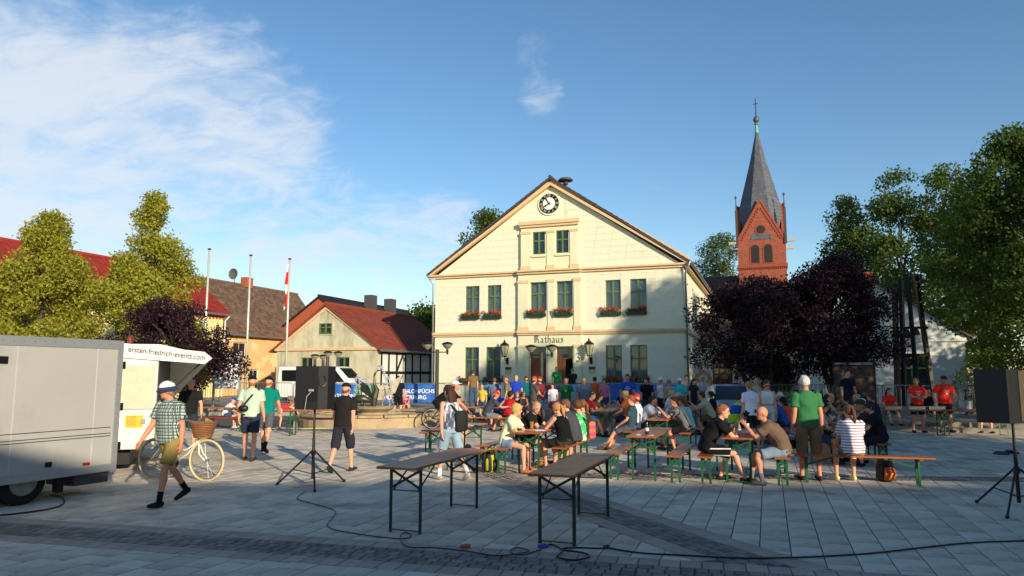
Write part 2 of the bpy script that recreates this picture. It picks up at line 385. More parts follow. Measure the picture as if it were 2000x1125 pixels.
for o in [0]:
    ys=sorted({.3,DD-.3,*[q for s_ in so_ for q in s_[:2]]}); zs=sorted({0,EV,*[q for s_ in so_ for q in s_[2:]]})
    for i in range(len(ys)-1):
        for j in range(len(zs)-1):
            cy_,cz_=(ys[i]+ys[i+1])/2,(zs[j]+zs[j+1])/2
            if not any(s_[0]<cy_<s_[1] and s_[2]<cz_<s_[3] for s_ in so_): mb.b2(WW-.3,WW,ys[i],ys[i+1],zs[j],zs[j+1])
mb.build('side_wall',CREAM,TH)
for s_ in so_:
    w=MB().b2(WW-.16,WW-.12,s_[0],s_[1],s_[2],s_[3]).build('window',GREENF,TH)
    MB().b2(WW-.119,WW-.11,s_[0]+.06,s_[1]-.06,s_[2]+.06,s_[3]-.06).build('pane',GL,w)
MB().prism([(0,EV),(WW,EV),(WW/2,AP)],.004,.3).build('gable',CREAM,TH)
mb=MB(); wall(mb,BX0,BX1,0,EV+.02,-.16,-.001,bw+dw); mb.build('centre_bay',BAYM,TH)
mb=MB(); wall(mb,GX0,GX1,EV+.1,10.0,-.16,-.001,hw); mb.build('gable_bay',BAYM,TH)
# scored plaster blocks, each its own piece
BH,BWd=.365,.92
def blockrow(r,x0,x1,z0,z1,ops):
    off=(r%2)*.46; x=x0-off; segs=[]
    while x<x1:
        a_,b_=max(x,x0),min(x+BWd,x1); cuts=[(a_,b_)]
        for o in ops:
            if o[2]<z1-.02 and o[3]>z0+.02:
                new=[]
                for p,q in cuts:
                    if o[1]<=p or o[0]>=q: new.append((p,q))
                    else:
                        if o[0]>p: new.append((p,o[0]))
                        if o[1]<q: new.append((o[1],q))
                cuts=new
        segs+= [c for c in cuts if c[1]-c[0]>.07]; x+=BWd
    return segs
nblk=0; restb=MB()
hole=[(BX0-.0,BX1+.0,0,EV),(GX0,GX1,EV,10.02),(6.4,8.0,10.4,11.8)]
allop=gw+uw+hole
blk=[]
z=0; r=0
while z<EV-.05:
    z1=min(z+BH,EV)
    if 3.62<z<3.92: z1=z1
    for a_,b_ in blockrow(r,.02,WW-.02,z,z1,allop): blk.append(([(a_+.007,z+.007),(b_-.007,z+.007),(b_-.007,z1-.007),(a_+.007,z1-.007)],z))
    z=z1; r+=1
z=EV+.13
sl=(AP-EV)/(WW/2)
while z<AP-.5:
    z1=z+BH; e0=(z-EV)/sl
    for a_,b_ in blockrow(r,e0+.05,WW-e0-.05,z,z1,allop):
        p=[(a_+.007,z+.007),(b_-.007,z+.007),(b_-.007,z1-.007),(a_+.007,z1-.007)]
        p=clip(p,(-sl,1),EV-.35); p=clip(p,(sl,1),EV-.35+sl*WW) if len(p)>2 else p
        if len(p)>2 and area(p)>.02: blk.append((p,z))
    z=z1; r+=1
random.shuffle(blk)
blk.sort(key=lambda t:-area(t[0]))
for i,(p,z) in enumerate(blk):
    if i<300:
        c=cen(p); MB().prism([(q[0]-c[0],q[1]-c[1]) for q in p],-.012,.0).build('stone_block',BLOCK,TH,loc=(c[0],0,c[1]))
    else: restb.prism(p,-.012,.0)
restb.build('stone_block_remainder',BLOCK,TH,kind='stuff')
# mouldings
mb=MB(); 
for z0,z1,pr in ((3.70,3.80,.10),(3.80,3.93,.17)):
    mb.b2(-.1,BX0-.04,-pr,-.013,z0,z1); mb.b2(BX1+.04,WW+.1,-pr,-.013,z0,z1); mb.b2(BX0-.04,BX1+.04,-pr-.16,-.161,z0,z1)
mb.b2(WW+.001,WW+.12,-.1,DD,3.7,3.93)
mb.build('belt_cornice',ORN,TH)
mb=MB()
for z0,z1,pr in ((EV-.12,EV,.13),(EV,EV+.1,.24)):
    mb.b2(-.3,BX0-.04,-pr,-.013,z0,z1); mb.b2(BX1+.04,WW+.3,-pr,-.013,z0,z1); mb.b2(BX0-.04,BX1+.04,-pr-.16,-.161,z0,z1)
mb.b2(WW+.001,WW+.25,0,DD,EV-.1,EV+.1)
mb.build('eaves_cornice',ORN,TH)
mb=MB()
for sgn in (0,1):
    f=(lambda x: x) if not sgn else (lambda x: WW-x)
    for t0,t1,pr in ((.05,.30,.14),(.30,.46,.28)):
        # raking cornice parallel to the roof line, measured down from it
        p=[(f(-.35),EV+.1-.35*sl*0+.30-t1+.02),(f(WW/2),AP+.40-t1),(f(WW/2),AP+.40-t0),(f(-.35),EV+.1+.32-t0)]
        mb.prism(p,-pr,-.0135)
mb.build('raking_cornice',ORN,TH)
class Each:
    def __init__(s,nm,m): s.nm,s.m=nm,m
    def b2(s,*a): MB().b2(*a).build(s.nm,s.m,TH)
mb=Each('pilaster_trim',ORN); mb.b2(GX0-.1,GX1+.1,-.36,-.161,9.93,10.13); mb.b2(GX0-.05,GX1+.05,-.28,-.162,9.80,9.93)
for x0,x1 in ((GX0,6.0),(6.95,7.38),(8.3,GX1)):
    mb.b2(x0-.03,x1+.03,-.24,-.161,9.42,9.56); mb.b2(x0-.03,x1+.03,-.23,-.161,7.36,7.58)
for x0,x1 in ((BX0,5.85),(6.98,7.38),(8.48,BX1)):
    mb.b2(x0-.03,x1+.03,-.24,-.161,6.62,6.78); mb.b2(x0-.03,x1+.03,-.23,-.161,3.935,4.15); mb.b2(x0-.03,x1+.03,-.24,-.161,2.98,3.14)
mb=Each('pilaster',BAYM)
for x0,x1 in ((GX0,6.0),(6.95,7.38),(8.3,GX1)): mb.b2(x0,x1,-.21,-.162,7.58,9.42)
for x0,x1 in ((BX0,5.85),(6.98,7.38),(8.48,BX1)): mb.b2(x0,x1,-.21,-.162,4.15,6.62); mb.b2(x0,x1,-.21,-.162,0,2.98)
for x0,x1 in ((6.05,6.9),(7.43,8.27)): mb.b2(x0,x1,-.25,-.162,8.08,8.2)
for o in gw+uw: window(TH,*o,.13,GREENF,sill=None)
for o in bw: window(TH,*o,.06,GREENF)
for o in hw: window(TH,*o,-.05,GREENF,curtain=False)
# doors
for i,o in enumerate(dw):
    d=MB(); d.b2(o[0],o[1],.16,.2,2.35,2.43); d.b2(o[0],o[0]+.06,.16,.2,.22,3.05); d.b2(o[1]-.06,o[1],.16,.2,.22,3.05)
    dr=d.build('doorway',OAK,TH); MB().b2(o[0]+.06,o[1]-.06,.18,.19,2.43,3.05).build('pane',GL,dr)
    for j in range(2 if i==0 else 1):
        x0=o[0]+.06+j*.44; m_=MB(); m_.b2(x0,x0+.43,.17,.21,.22,2.35)
        for a_ in range(6):
            for b_ in range(2):
                cx_,cz_=x0+.115+b_*.2,.45+a_*.34; m_.b2(cx_-.075,cx_+.075,.15,.169,cz_-.13,cz_+.13); m_.b2(cx_-.035,cx_+.035,.135,.149,cz_-.07,cz_+.07)
        lf=m_.build('door_leaf',OAK,dr)
MB().b2(5.0,9.1,-1.1,-.17,0,.11).build('door_step',STONE,TH); MB().b2(5.3,8.8,-.7,-.171,.112,.22).build('door_step',STONE,TH)
# lettering in blackletter, drawn with a broad nib
def nib(strokes,x0,z0,s,mb,y0,y1,n=(.115,.10)):
    for st in strokes:
        for i in range(len(st)-1):
            a_=Vector(st[i]); b_=Vector(st[i+1]); nv=Vector(n)
            if abs((b_-a_).normalized().dot(nv.normalized()))>.97: nv=Vector((n[0],-n[1]))*.5
            p=[a_-nv,a_+nv,b_+nv,b_-nv]; p=[(x0+q.x*s,z0+q.y*s) for q in p]
            if (p[1][0]-p[0][0])*(p[2][1]-p[0][1])-(p[1][1]-p[0][1])*(p[2][0]-p[0][0])<0: p=p[::-1]
            mb.prism(p,y0-.0004*i,y1)
FR={'R':(1.5,[[(.02,1.35),(.15,1.62),(.22,1.5),(.22,.2),(.05,0)],[(.2,1.6),(.55,1.5),(.55,.2),(.38,0)],[(.5,1.68),(.98,1.5),(.98,1.15),(.55,.98)],[(.72,1.05),(1.08,.72),(1.08,.18),(1.28,.02)]]),
 'a':(1.0,[[(.12,.85),(.35,1.0),(.62,.85),(.62,.15),(.8,.02)],[(.6,.58),(.15,.4),(.15,.15),(.35,0),(.58,.18)]]),
 't':(.75,[[(.3,1.4),(.3,.15),(.48,0),(.62,.12)],[(.05,.98),(.58,.98)]]),
 'h':(1.0,[[(.28,1.85),(.15,1.65),(.15,.02)],[(.15,.8),(.45,1.0),(.7,.8),(.7,.1),(.5,-.4)]]),
 'u':(1.05,[[(.1,1),(.15,.15),(.35,0),(.62,.2)],[(.68,1.02),(.68,.14),(.88,.02)]]),
 's':(.75,[[(.62,.9),(.38,1.02),(.14,.8),(.55,.5),(.58,.2),(.32,0),(.08,.12)]])}
LET=mat('grey_green_letter',(92,102,84),.7,.1,6)
xx=6.17; s_=.235
for ch in 'Rathaus':
    mb=MB(); nib(FR[ch][1],0,0,s_,mb,-.006,.0); mb.build('letter',LET,TH,loc=(xx,-.164,3.26)); xx+=FR[ch][0]*s_*1.03
mb=MB(); nib([[(.05,1.5),(.3,1.75),(.75,1.6),(.4,1.0)],[(.4,1.0),(.75,.75),(.7,.3),(.35,.05),(.05,.25)]],0,0,.26,mb,-.02,0,(.08,.07))
mb.build('house_number',mat('blue_enamel',(30,62,92),.4),TH,loc=(8.58,-.213,2.2))
for x in (4.6,9.42):
    q=MB().b2(x-.18,x+.18,-.045,-.013,1.78,1.93).build('plaque',mat('brown_plaque',(72,44,34),.5),TH)
    MB().b2(x-.18,x+.18,-.04,-.013,1.55,1.778).build('plaque',mat('brass_plaque',(190,180,140),.4,metal=.2),TH)
q=MB().b2(9.55,10.05,-.04,-.013,.98,1.16).build('arrow_sign',WHT,TH)
m_=MB(); m_.b2(9.72,9.95,-.046,-.0402,1.06,1.08)
for sg,x in ((1,9.97),(-1,9.70)): m_.prism([(x,1.07),(x-sg*.07,1.11),(x-sg*.07,1.03)][::sg],-.046,-.0402)
m_.build('arrow',BLK,q)
# clock
ck=thing('clock','','',(7.07,-.02,11.13)); del ck['label']; del ck['category']; ck.parent=TH
def disc(r,y0,y1,n=40): return MB().prism([(r*math.cos(2*PI*i/n),r*math.sin(2*PI*i/n)) for i in range(n)],y0,y1)
disc(.66,-.05,0).build('surround',mat('clock_surround',(240,236,205),.8),ck); disc(.58,-.075,-.051).build('chapter_ring',BLK,ck); disc(.36,-.09,-.076).build('face',WHT,ck)
CN=mat('clock_numeral',(205,190,165),.5)
for i,tx in enumerate(['XII','I','II','III','IIII','V','VI','VII','VIII','IX','X','XI']):
    a_=-2*PI*i/12; text_mesh('numeral',tx,.19,CN,ck,(-.405*math.sin(a_),-.078,.405*math.cos(a_)),(PI/2,-a_,0),.003,sx=.8)
for ln,wd,ang,yy in ((.36,.06,R(-238),-.10),(.44,.045,R(-330),-.115)):
    m_=MB(); m_.b2(-wd/2,wd/2,-.008,0,-.1,ln); m_.b2(-wd*.9,wd*.9,-.01,-.0085,ln*.55,ln*.75); h=m_.build('hand',DMET,ck,loc=(0,yy,0)); h.rotation_euler=(0,-ang,0)
# roof
ov,fr=.42,.34
for sg in (0,1):
    f=(lambda x: x) if not sg else (lambda x: WW-x)
    e=Vector((f(-ov),-fr,EV+.1+.0)); 
    A_=(f(-ov),-fr,EV+.14); B_=(f(-ov),DD+.3,EV+.14); C_=(WW/2,DD+.3,AP+.4); D_=(WW/2,-fr,AP+.4)
    m_=MB().add([A_,B_,C_,D_]+[(p[0],p[1],p[2]-.12) for p in (A_,B_,C_,D_)],[(0,1,2,3),(4,7,6,5),(0,3,7,4),(0,4,5,1),(1,5,6,2)]); rf=m_.build('roof',DROOF,TH)
    rf_t=roof_tiles('roof_tiles',DROOF,TH,A_,B_,C_,D_,26,64)
MB().tube([(WW/2,-fr-.02,AP+.4),(WW/2,DD+.3,AP+.4)],.1,8).build('ridge_tiles',DROOF,TH)
m_=MB(); m_.tube([(7.75,1.0,AP+.2),(7.75,1.0,AP+.55)],.14,12); m_.lathe([(.1,.42),(.42,.44),(.44,.48),(.34,.58),(.12,.64),(.02,.65)],(7.75,1.0,AP),20); m_.build('siren',mat('siren_bronze',(86,74,58),.5,metal=.3),TH,smooth=True)
for x in (-.08,WW+.1):
    MB().tube([(x+(-.3 if x<0 else .3),-.45,EV+.12),(x,-.12,EV-.45),(x,-.12,0)],.05,8).build('downpipe',ZINC,TH,smooth=True)
MB().tube([(WW+ov,-.4,EV+.1),(WW+ov,DD,EV+.1)],.08,8).build('gutter',ZINC,TH)
# flower boxes
GB=mat('green_box',(30,52,44),.5,.1,4); RED=mat('geranium_red',(196,40,30),.6,.25,20,isl=.35); LEAFG=mat('flower_leaf',(58,92,40),.6,.2,20,isl=.3)
def leafquads(c,size,seed=None,up=None):
    n=len(c); a=rng.normal(size=(n,3)); a/=np.linalg.norm(a,axis=1,keepdims=True); b=rng.normal(size=(n,3)); b-=a*(a*b).sum(1,keepdims=True); b/=np.linalg.norm(b,axis=1,keepdims=True)
    s=size*rng.uniform(.65,1.25,size=(n,1)); w=s*.55
    v=np.stack([c-a*s*.5,c+b*w*.5-a*s*.05,c+a*s*.5,c-b*w*.5-a*s*.05],1).reshape(-1,3); return v,np.arange(4*n).reshape(-1,4)
def flower_box(p,w,rz,label):
    t=thing('window_box',label,'flower box',p,rz,'geranium boxes on the town hall windows')
    m_=MB().b2(-w/2,w/2,-.2,0,0,.16); m_.b2(-w/2+.1,-w/2+.13,-.22,-.2005,-.06,.18); m_.b2(w/2-.13,w/2-.1,-.22,-.2005,-.06,.18); m_.build('trough',GB,t)
    n=260; c=np.stack([rng.uniform(-w/2,w/2,n),rng.uniform(-.27,0,n),rng.uniform(.12,.34,n)],1); npmesh('leaves',*leafquads(c,.1),LEAFG,t,'stuff')
    n=330; q=rng.integers(0,16,n); cc=np.stack([rng.uniform(-w/2,w/2,16),rng.uniform(-.3,-.05,16),rng.uniform(.2,.42,16)],1)[q]+rng.normal(size=(n,3))*.04; npmesh('blossoms',*leafquads(cc,.075),RED,t,'stuff')
def thp(x,y,z): q=RO+U*x+V*y; return Vector((q.x,q.y,z+TZ))
names=['outer left upper window','inner left upper window','left upper window over the doors','right upper window over the doors','inner right upper window','outer right upper window']
for (x0,x1,zb,y),nm in zip([(1.75,2.85,4.68,-.02),(3.1,4.2,4.68,-.02),(5.8,6.9,4.72,-.22),(7.4,8.45,4.72,-.22),(9.95,11.05,4.68,-.02),(11.35,12.45,4.68,-.02)],names):
    flower_box(thp((x0+x1)/2,y,zb),x1-x0,-ANG,'dark box of red geraniums under the '+nm)
for (x0,x1),nm in zip([(1.6,2.9),(3.1,4.3),(10.05,11.1),(11.4,12.5)],['outer left','inner left','inner right','outer right']):
    flower_box(thp((x0+x1)/2,-.02,.98),x1-x0,-ANG,'dark box of red geraniums under the '+nm+' ground floor window')
LG=mat('lantern_glass',(196,196,170),.15,.1,5,trans=.5)
def wall_lantern(p,label):
    t=thing('wall_lantern',label,'lantern',p,-ANG,'wall lanterns beside the town hall doors')
    m_=MB().tube([(0,0,-.25),(0,-.18,-.3),(0,-.42,-.15),(0,-.5,0)],.025,8); m_.b2(-.07,.07,-.06,0,-.42,-.05); m_.build('bracket',DMET,t)
    m_=MB(); m_.lathe([(.28,.62),(.27,.66),(.06,.82),(.03,.95)],(0,-.5,0),6); m_.lathe([(.13,-.02),(.13,.03)],(0,-.5,0),6)
    for i in range(6): a_=PI/3*i; m_.bar((.13*math.cos(a_),-.5+.13*math.sin(a_),.02),(.25*math.cos(a_),-.5+.25*math.sin(a_),.62),.022)
    m_.build('lantern_frame',DMET,t); MB().lathe([(.11,.03),(.225,.61)],(0,-.5,0),6).build('glass',LG,t)
wall_lantern(thp(4.55,-.013,2.5),'black six-sided wall lantern left of the town hall doors'); wall_lantern(thp(9.38,-.013,2.5),'black six-sided wall lantern right of the town hall doors')
# ================================================================ gabled houses
def gable_house(name,label,org,W_,D_,ev,ap,wm,rm,rz=-ANG,front_ops=(),side_ops=(),rows=22,cols=44,ov=.35,base=TZ,fm=GREENF,curtain=False,rid=True):
    t=thing(name,label,'house',(org[0],org[1],base),rz); ev-=base; ap-=base
    m_=MB(); wall(m_,0,W_,0,ev,0,.3,[o for o in front_ops if o[3]<=ev]); m_.b2(0,.3,.3,D_,0,ev); m_.b2(.3,W_-.3,D_-.3,D_,0,ev); m_.build('wall',wm,t)
    m_=MB(); ys=sorted({.3,D_-.3,*[q for o in side_ops for q in o[:2]]}); zs=sorted({0,ev,*[q for o in side_ops for q in o[2:4]]})
    for i in range(len(ys)-1):
        for j in range(len(zs)-1):
            a_,b_=(ys[i]+ys[i+1])/2,(zs[j]+zs[j+1])/2
            if not any(o[0]<a_<o[1] and o[2]<b_<o[3] for o in side_ops): m_.b2(W_-.3,W_,ys[i],ys[i+1],zs[j],zs[j+1])
    m_.build('side_wall',wm,t)
    MB().prism([(0,ev),(W_,ev),(W_/2,ap)],0.003,.3).build('gable',wm,t)
    MB().prism([(0,ev),(W_,ev),(W_/2,ap)],D_-.3,D_-.003).build('gable',wm,t)
    for o in front_ops:
        if o[3]<=ev: window(t,*o[:4],.12,fm,curtain=curtain)
        else:
            MB().b2(o[0]-.08,o[1]+.08,-.04,.002,o[2]-.1,o[3]+.06).build('window_surround',wm,t); window(t,*o[:4],-.06,fm,curtain=False)
    for o in side_ops:
        w=MB().b2(W_-.14,W_-.1,o[0],o[1],o[2],o[3]).build('window',fm,t); ym=(o[0]+o[1])/2
        MB().b2(W_-.099,W_-.09,o[0]+.07,ym-.03,o[2]+.07,o[3]-.07).build('pane',GL,w); MB().b2(W_-.099,W_-.09,ym+.03,o[1]-.07,o[2]+.07,o[3]-.07).build('pane',GL,w)
    s2=(ap-ev)/(W_/2)
    for sg in (0,1):
        f=(lambda x:x) if not sg else (lambda x:W_-x)
        A_=(f(-ov),-.2,ev-ov*s2+.12); B_=(f(-ov),D_+.2,ev-ov*s2+.12); C_=(W_/2,D_+.2,ap+.12); D2=(W_/2,-.2,ap+.12)
        MB().add([A_,B_,C_,D2]+[(p[0],p[1],p[2]-.1) for p in (A_,B_,C_,D2)],[(0,1,2,3),(4,7,6,5),(0,3,7,4),(0,4,5,1),(1,5,6,2)]).build('roof',rm,t)
        if sg==1 or rid: roof_tiles('roof_tiles',rm,t,A_,B_,C_,D2,rows,cols)
        MB().tube([(f(-ov-.06),-.2,ev-ov*s2+.06),(f(-ov-.06),D_+.2,ev-ov*s2+.06)],.07,8).build('gutter',ZINC,t)
    MB().tube([(W_/2,-.2,ap+.14),(W_/2,D_+.2,ap+.14)],.11,8).build('ridge_tiles',rm,t)
    return t
TERR=mat('orange_tile',(140,64,42),.8,.15,3,isl=.2); MAROON=mat('red_tile',(150,44,28),.75,.15,3,isl=.18); BRN=mat('brown_tile',(112,88,70),.85,.2,3,isl=.32)
DPL=mat('weathered_plaster',(206,200,170),.9,.08,1.5,bump=.15,bscale=40,extra=dirt((128,122,92),.9,.45,.72,(1,1,.35)))
YEL=mat('yellow_plaster',(238,218,150),.88,.06,2,bump=.1); PEA=mat('peach_plaster',(226,182,122),.88,.08,1.2,bump=.15,extra=dirt((236,206,150),.6,.52,.56))
BRK=mat('brick_wall',(168,84,56),.85,.2,8,isl=.1)
cR=at(735,760,43); cO=Vector((cR.x,cR.y,0))-U*7.2
ct=gable_house('cottage','low cottage with weathered cream gable and orange tiled roof','%s'and (cO.x,cO.y),7.2,11.5,3.44,6.05,DPL,TERR,front_ops=[(1.83,2.67,1.05,2.55),(4.49,5.3,1.05,2.55),(3.2,4.04,4.0,4.65)],side_ops=[(3.6,4.4,1.0,2.4),(7.2,8.2,.05,2.3)],rows=16,cols=40)
m_=MB(); m_.b2(-.1,7.3,-.1,-.001,2.98,3.16); m_.build('moulding',ORN,ct)
m_=MB()
for sg in (0,1):
    f=(lambda x:x) if not sg else (lambda x:7.2-x)
    m_.prism([(f(-.1),3.16),(f(3.6),5.72),(f(3.6),5.5),(f(.25),3.17)],-.07,-.001)
m_.build('raking_moulding',ORN,ct)
TIMB=mat('black_timber',(30,26,24),.8,.2,6); WPAN=mat('white_infill',(220,222,216),.9,.06,2)
MB().b2(7.201,7.215,.4,11.1,.3,2.95).build('infill_panel',WPAN,ct)
for y0,y1,z0,z1 in [(y,y+.16,.3,2.95) for y in (.4,1.3,2.3,3.44,4.42,5.6,7.04,8.22,9.4,10.9)]+[(.4,11.06,z,z+.16) for z in (.25,1.55,2.8)]:
    MB().b2(7.216,7.255 if z1-z0>1 else 7.262,y0,y1,z0,z1).build('timber_beam',TIMB,ct)
MB().bar((7.245,2.4,1.7),(7.245,3.2,2.8),.14,.04,up=(1,0,0)).build('timber_beam',TIMB,ct)
rp=Vector((-23.36,51,0)); r0=rp-V*22-U*3.7
rh=gable_house('red_roof_house','yellow house with long red tiled roof behind the left lime trees',(r0.x,r0.y),7.4,22,6.1,9.0,YEL,MAROON,side_ops=[(y,y+.9,z,z+1.4) for y in (1,4,7,10,13,16,19.5) for z in (.9,3.7)],rows=18,cols=60,fm=WHITEF)
m_=MB(); 
for i in range(70): m_.b2(7.401,7.46,.2+i*.31,.34+i*.31,5.28,5.5)
m_.b2(7.401,7.45,0,22,5.5,5.62); m_.build('dentil_cornice',BRK,rh,kind='stuff')
MB().tube([(7.85,21.9,5.6),(7.5,21.8,5.2),(7.5,21.8,0)],.05,8).build('downpipe',WHITEF,rh)
b0=Vector((-24.0,52.6,0))-U*3.3
bh=gable_house('brown_roof_house','peach house with mossy brown tiled roof beside the flagpoles',(b0.x,b0.y),6.6,13,5.05,8.95,PEA,BRN,side_ops=[(1.3,2.7,2.75,3.9),(3.2,4.2,.35,1.9),(6.2,7.2,.05,2.1),(9.5,10.4,.9,2.2)],rows=22,cols=40,fm=WHITEF)
sk=MB().box((4.9,3.8,6.6),(.7,.55,.1),M=Matrix.Rotation(R(50),3,'Y')).build('skylight',DMET,bh)
MB().b2(3.0,3.6,6.0,6.8,8.6,9.45).build('chimney',BRK,bh)
dsh=thing('satellite_dish','grey satellite dish on the brown tiled roof ridge','dish',tuple((b0+U*3.3+V*4.9)[:2])+(9.0,),-ANG)
m_=MB(); m_.tube([(0,0,0),(0,0,.75)],.03,6); m_.build('mast',DMET,dsh)
m_=MB().ell((0,-.08,.85),(.45,.14,.5),(Vector((1,0,0)),Vector((0,0,1)),Vector((0,-1,0))),20,5,.15,1.0); m_=MB()
prof=[(.02,0),(.2,.02),(.36,.07),(.45,.12)]
for (ra,h) in [(p) for p in prof]: m_.v+=[(ra*math.cos(2*PI*j/20),-h-.05,.85+ra*math.sin(2*PI*j/20)) for j in range(20)]
for i in range(3): m_.f+=[(i*20+j,i*20+(j+1)%20,(i+1)*20+(j+1)%20,(i+1)*20+j) for j in range(20)]
m_.build('dish',mat('dish_grey',(88,86,84),.6),dsh)
k0=Vector((-15.5,57.5,0))-U*4.2
dk=gable_house('dark_roof_house','brick house with black roof and two chimneys behind the cottage',(k0.x,k0.y),8.4,15,5.1,8.0,BRK,mat('black_tile',(42,40,40),.6,.2,3,isl=.2),rows=16,cols=40)
for y,x in ((6.0,5.0),(9.5,5.0)): MB().b2(x-.35,x+.45,y,y+.9,7.0,8.5).build('chimney',mat('slate_cladding',(74,72,72),.7),dk)
k1=k0+U*9.0+V*8.5; gable_house('far_brick_house','small brick gable with black roof right of the twin chimneys',(k1.x,k1.y),4.2,8,5.9,7.7,BRK,MC['black_tile'],rows=10,cols=24)
wa=at(1707,552,38); w0=Vector((wa.x,wa.y,0))-U*4.0
WPL=mat('white_plaster',(226,228,218),.88,.05,1.5,bump=.12,extra=dirt((190,190,178),.8,.6,.85))
wh=gable_house('white_house','white gabled house with brown roof behind the bell frame','%s'and (w0.x,w0.y),8,10,3.85,6.65,WPL,mat('brown_flat_tile',(104,80,66),.8,.2,3,isl=.2),front_ops=[(4.75,6.3,.75,2.55),(1.6,3.0,.75,2.55)],rows=14,cols=34)
MB().b2(3.35,4.05,.6,1.3,6.1,7.05).build('chimney',BRK,wh); MB().b2(-.06,8.06,-.09,-.001,3.2,3.38).build('moulding',WPL,wh)
an=at(1405,740,44); ax=thing('annex','low cream annex with brown glazed door behind the purple trees','building',(an.x-.6,an.y,TZ),-ANG)
m_=MB(); aw=[(3.0,4.6,.95,2.6),(5.6,7.0,.95,2.6),(.2,1.35,0,2.45)]; wall(m_,-2.2,9,0,3.5,0,.3,aw); m_.b2(-2.2,9,.3,8,0,3.49); m_.build('wall',CREAM,ax)
for o in aw[:2]: window(ax,*o,.1,WHITEF)
d=MB().b2(.2,1.35,.12,.18,0,2.45).build('door',OAK,ax)
for i in range(3):
    for j in range(5): MB().b2(.3+i*.33,.56+i*.33,.1,.119,.3+j*.42,.62+j*.42).build('pane',GL,d)
roof_tiles('roof_tiles',MC['brown_flat_tile'],ax,(-2.5,-.4,3.45),(9.3,-.4,3.45),(9.3,4,5.6),(-2.5,4,5.6),12,40); MB().add([(-2.5,-.38,3.44),(9.3,-.38,3.44),(9.3,4,5.58),(-2.5,4,5.58)],[(0,1,2,3)]).build('roof',MC['brown_flat_tile'],ax)
# ================================================================ church
tw=at(1489,520,80); CH=thing('church','red brick church tower with grey slate spire and dark nave roof','church',(tw.x,tw.y,TZ),-ANG)
def bricks(m,n,l,t,outc):
    mp=n.new('ShaderNodeMapping'); mp.inputs['Rotation'].default_value=(PI/2,0,0); l.new(t.outputs['Object'],mp.inputs[0])
    b=n.new('ShaderNodeTexBrick'); b.inputs['Scale'].default_value=2.2; b.inputs['Mortar Size'].default_value=.012; b.inputs['Color1'].default_value=lin((160,82,58))+(1,); b.inputs['Color2'].default_value=lin((130,62,46))+(1,); b.inputs['Mortar'].default_value=lin((150,100,76))+(1,)
    l.new(mp.outputs[0],b.inputs['Vector']); return b.outputs[0]
CB=mat('church_brick',(178,80,52),.85,.15,4,extra=bricks); CBR=mat('church_brick_plain',(146,72,52),.85,.15,6)
SLATE=mat('slate',(84,88,96),.55,.2,5,isl=.2); COP=mat('copper_green',(120,168,140),.6); LOUV=mat('dark_louvre',(40,34,32),.8)
h=2.5; zb=13.3; ze=16.3; zg=20.7
MB().b2(-h,h,-h,h,0,ze).build('tower_shaft',CB,CH); MB().b2(-h-.12,h+.12,-h-.12,h+.12,zb-.1,zb+.25).build('string_course',CBR,CH)
m_=MB()
for i in range(26): m_.b2(-h+i*.2,-h+.1+i*.2,-h-.1,-h-.001,zb-.32,zb-.1)
m_.build('brick_frieze',CBR,CH,kind='stuff')
for k in range(4):
    M=Matrix.Rotation(PI/2*k,3,'Z'); m_=MB().prism([(-h,ze),(h,ze),(0,zg)],-h,-h+.35); m_.v=[tuple(M@Vector(v)) for v in m_.v]; m_.build('tower_gable',CB,CH)
    m_=MB()
    for sg in (-1,1): m_.prism([(sg*(h+.1),ze-.05),(sg*(h-.22),ze-.05),(0,zg-.12),(0,zg+.22)],-h-.06,-h-.001)
    m_.v=[tuple(M@Vector(v)) for v in m_.v]; m_.build('gable_coping',CBR,CH)
m_=MB()
for sg in (-1,1):
    for i in range(13):
        q=i/13; x=sg*(h-.5)*(1-q); z=ze+.05+(zg-ze-.75)*q; m_.b2(x-.07,x+.07,-h-.09,-h-.001,z-.1,z+.12)
m_.build('stepped_frieze',CBR,CH,kind='stuff')
for x in (-.68,.68):
    a_=[(x-.42,zb+.4),(x+.42,zb+.4)]+[(x+.42*math.cos(PI*i/10),zb+2.0+.42*math.sin(PI*i/10)) for i in range(11)]
    b_=[(x-.56,zb+.3),(x+.56,zb+.3)]+[(x+.56*math.cos(PI*i/10),zb+2.0+.56*math.sin(PI*i/10)) for i in range(11)]
    MB().prism(b_,-h-.05,-h-.001).build('arch_surround',CBR,CH); lo=MB().prism(a_,-h-.07,-h-.0505).build('louvre',LOUV,CH)
    for i in range(9): MB().b2(x-.38,x+.38,-h-.1,-h-.0705,zb+.45+i*.2,zb+.5+i*.2).build('slat',LOUV,lo)
for r_,y_,mm in ((.62,-.05,CBR),(.46,-.07,LOUV)):
    o=MB().prism([(r_*math.cos(2*PI*i/24),17.4+r_*math.sin(2*PI*i/24)) for i in range(24)],-h+y_,-h+(-.001 if y_==-.05 else -.0505)).build('round_window',mm,CH)
R8=[(2.55/math.cos(PI/8)*math.cos(PI/8+PI/4*i),2.55/math.cos(PI/8)*math.sin(PI/8+PI/4*i)) for i in range(8)]
sp=MB()
for i in range(8):
    a_,b_=R8[i],R8[(i+1)%8]; n_=34
    for q in range(n_):
        for c_ in range(6):
            def pt(t,s,l): x=a_[0]+(b_[0]-a_[0])*t; y=a_[1]+(b_[1]-a_[1])*t; k=float(np.interp(s,[0,.33,.72,1],[1,.83,.34,.045])); return (x*k*(1+l),y*k*(1+l),ze+(29.4-ze)*min(s,1))
            s0,s1=q/n_,(q+1.1)/n_; sp.add([pt(c_/6,s0,.012),pt((c_+1)/6,s0,.012),pt((c_+1)/6,s1,.0),pt(c_/6,s1,.0)],[(0,1,2,3)])
sp.build('spire_slates',SLATE,CH,kind='stuff',fix=False)
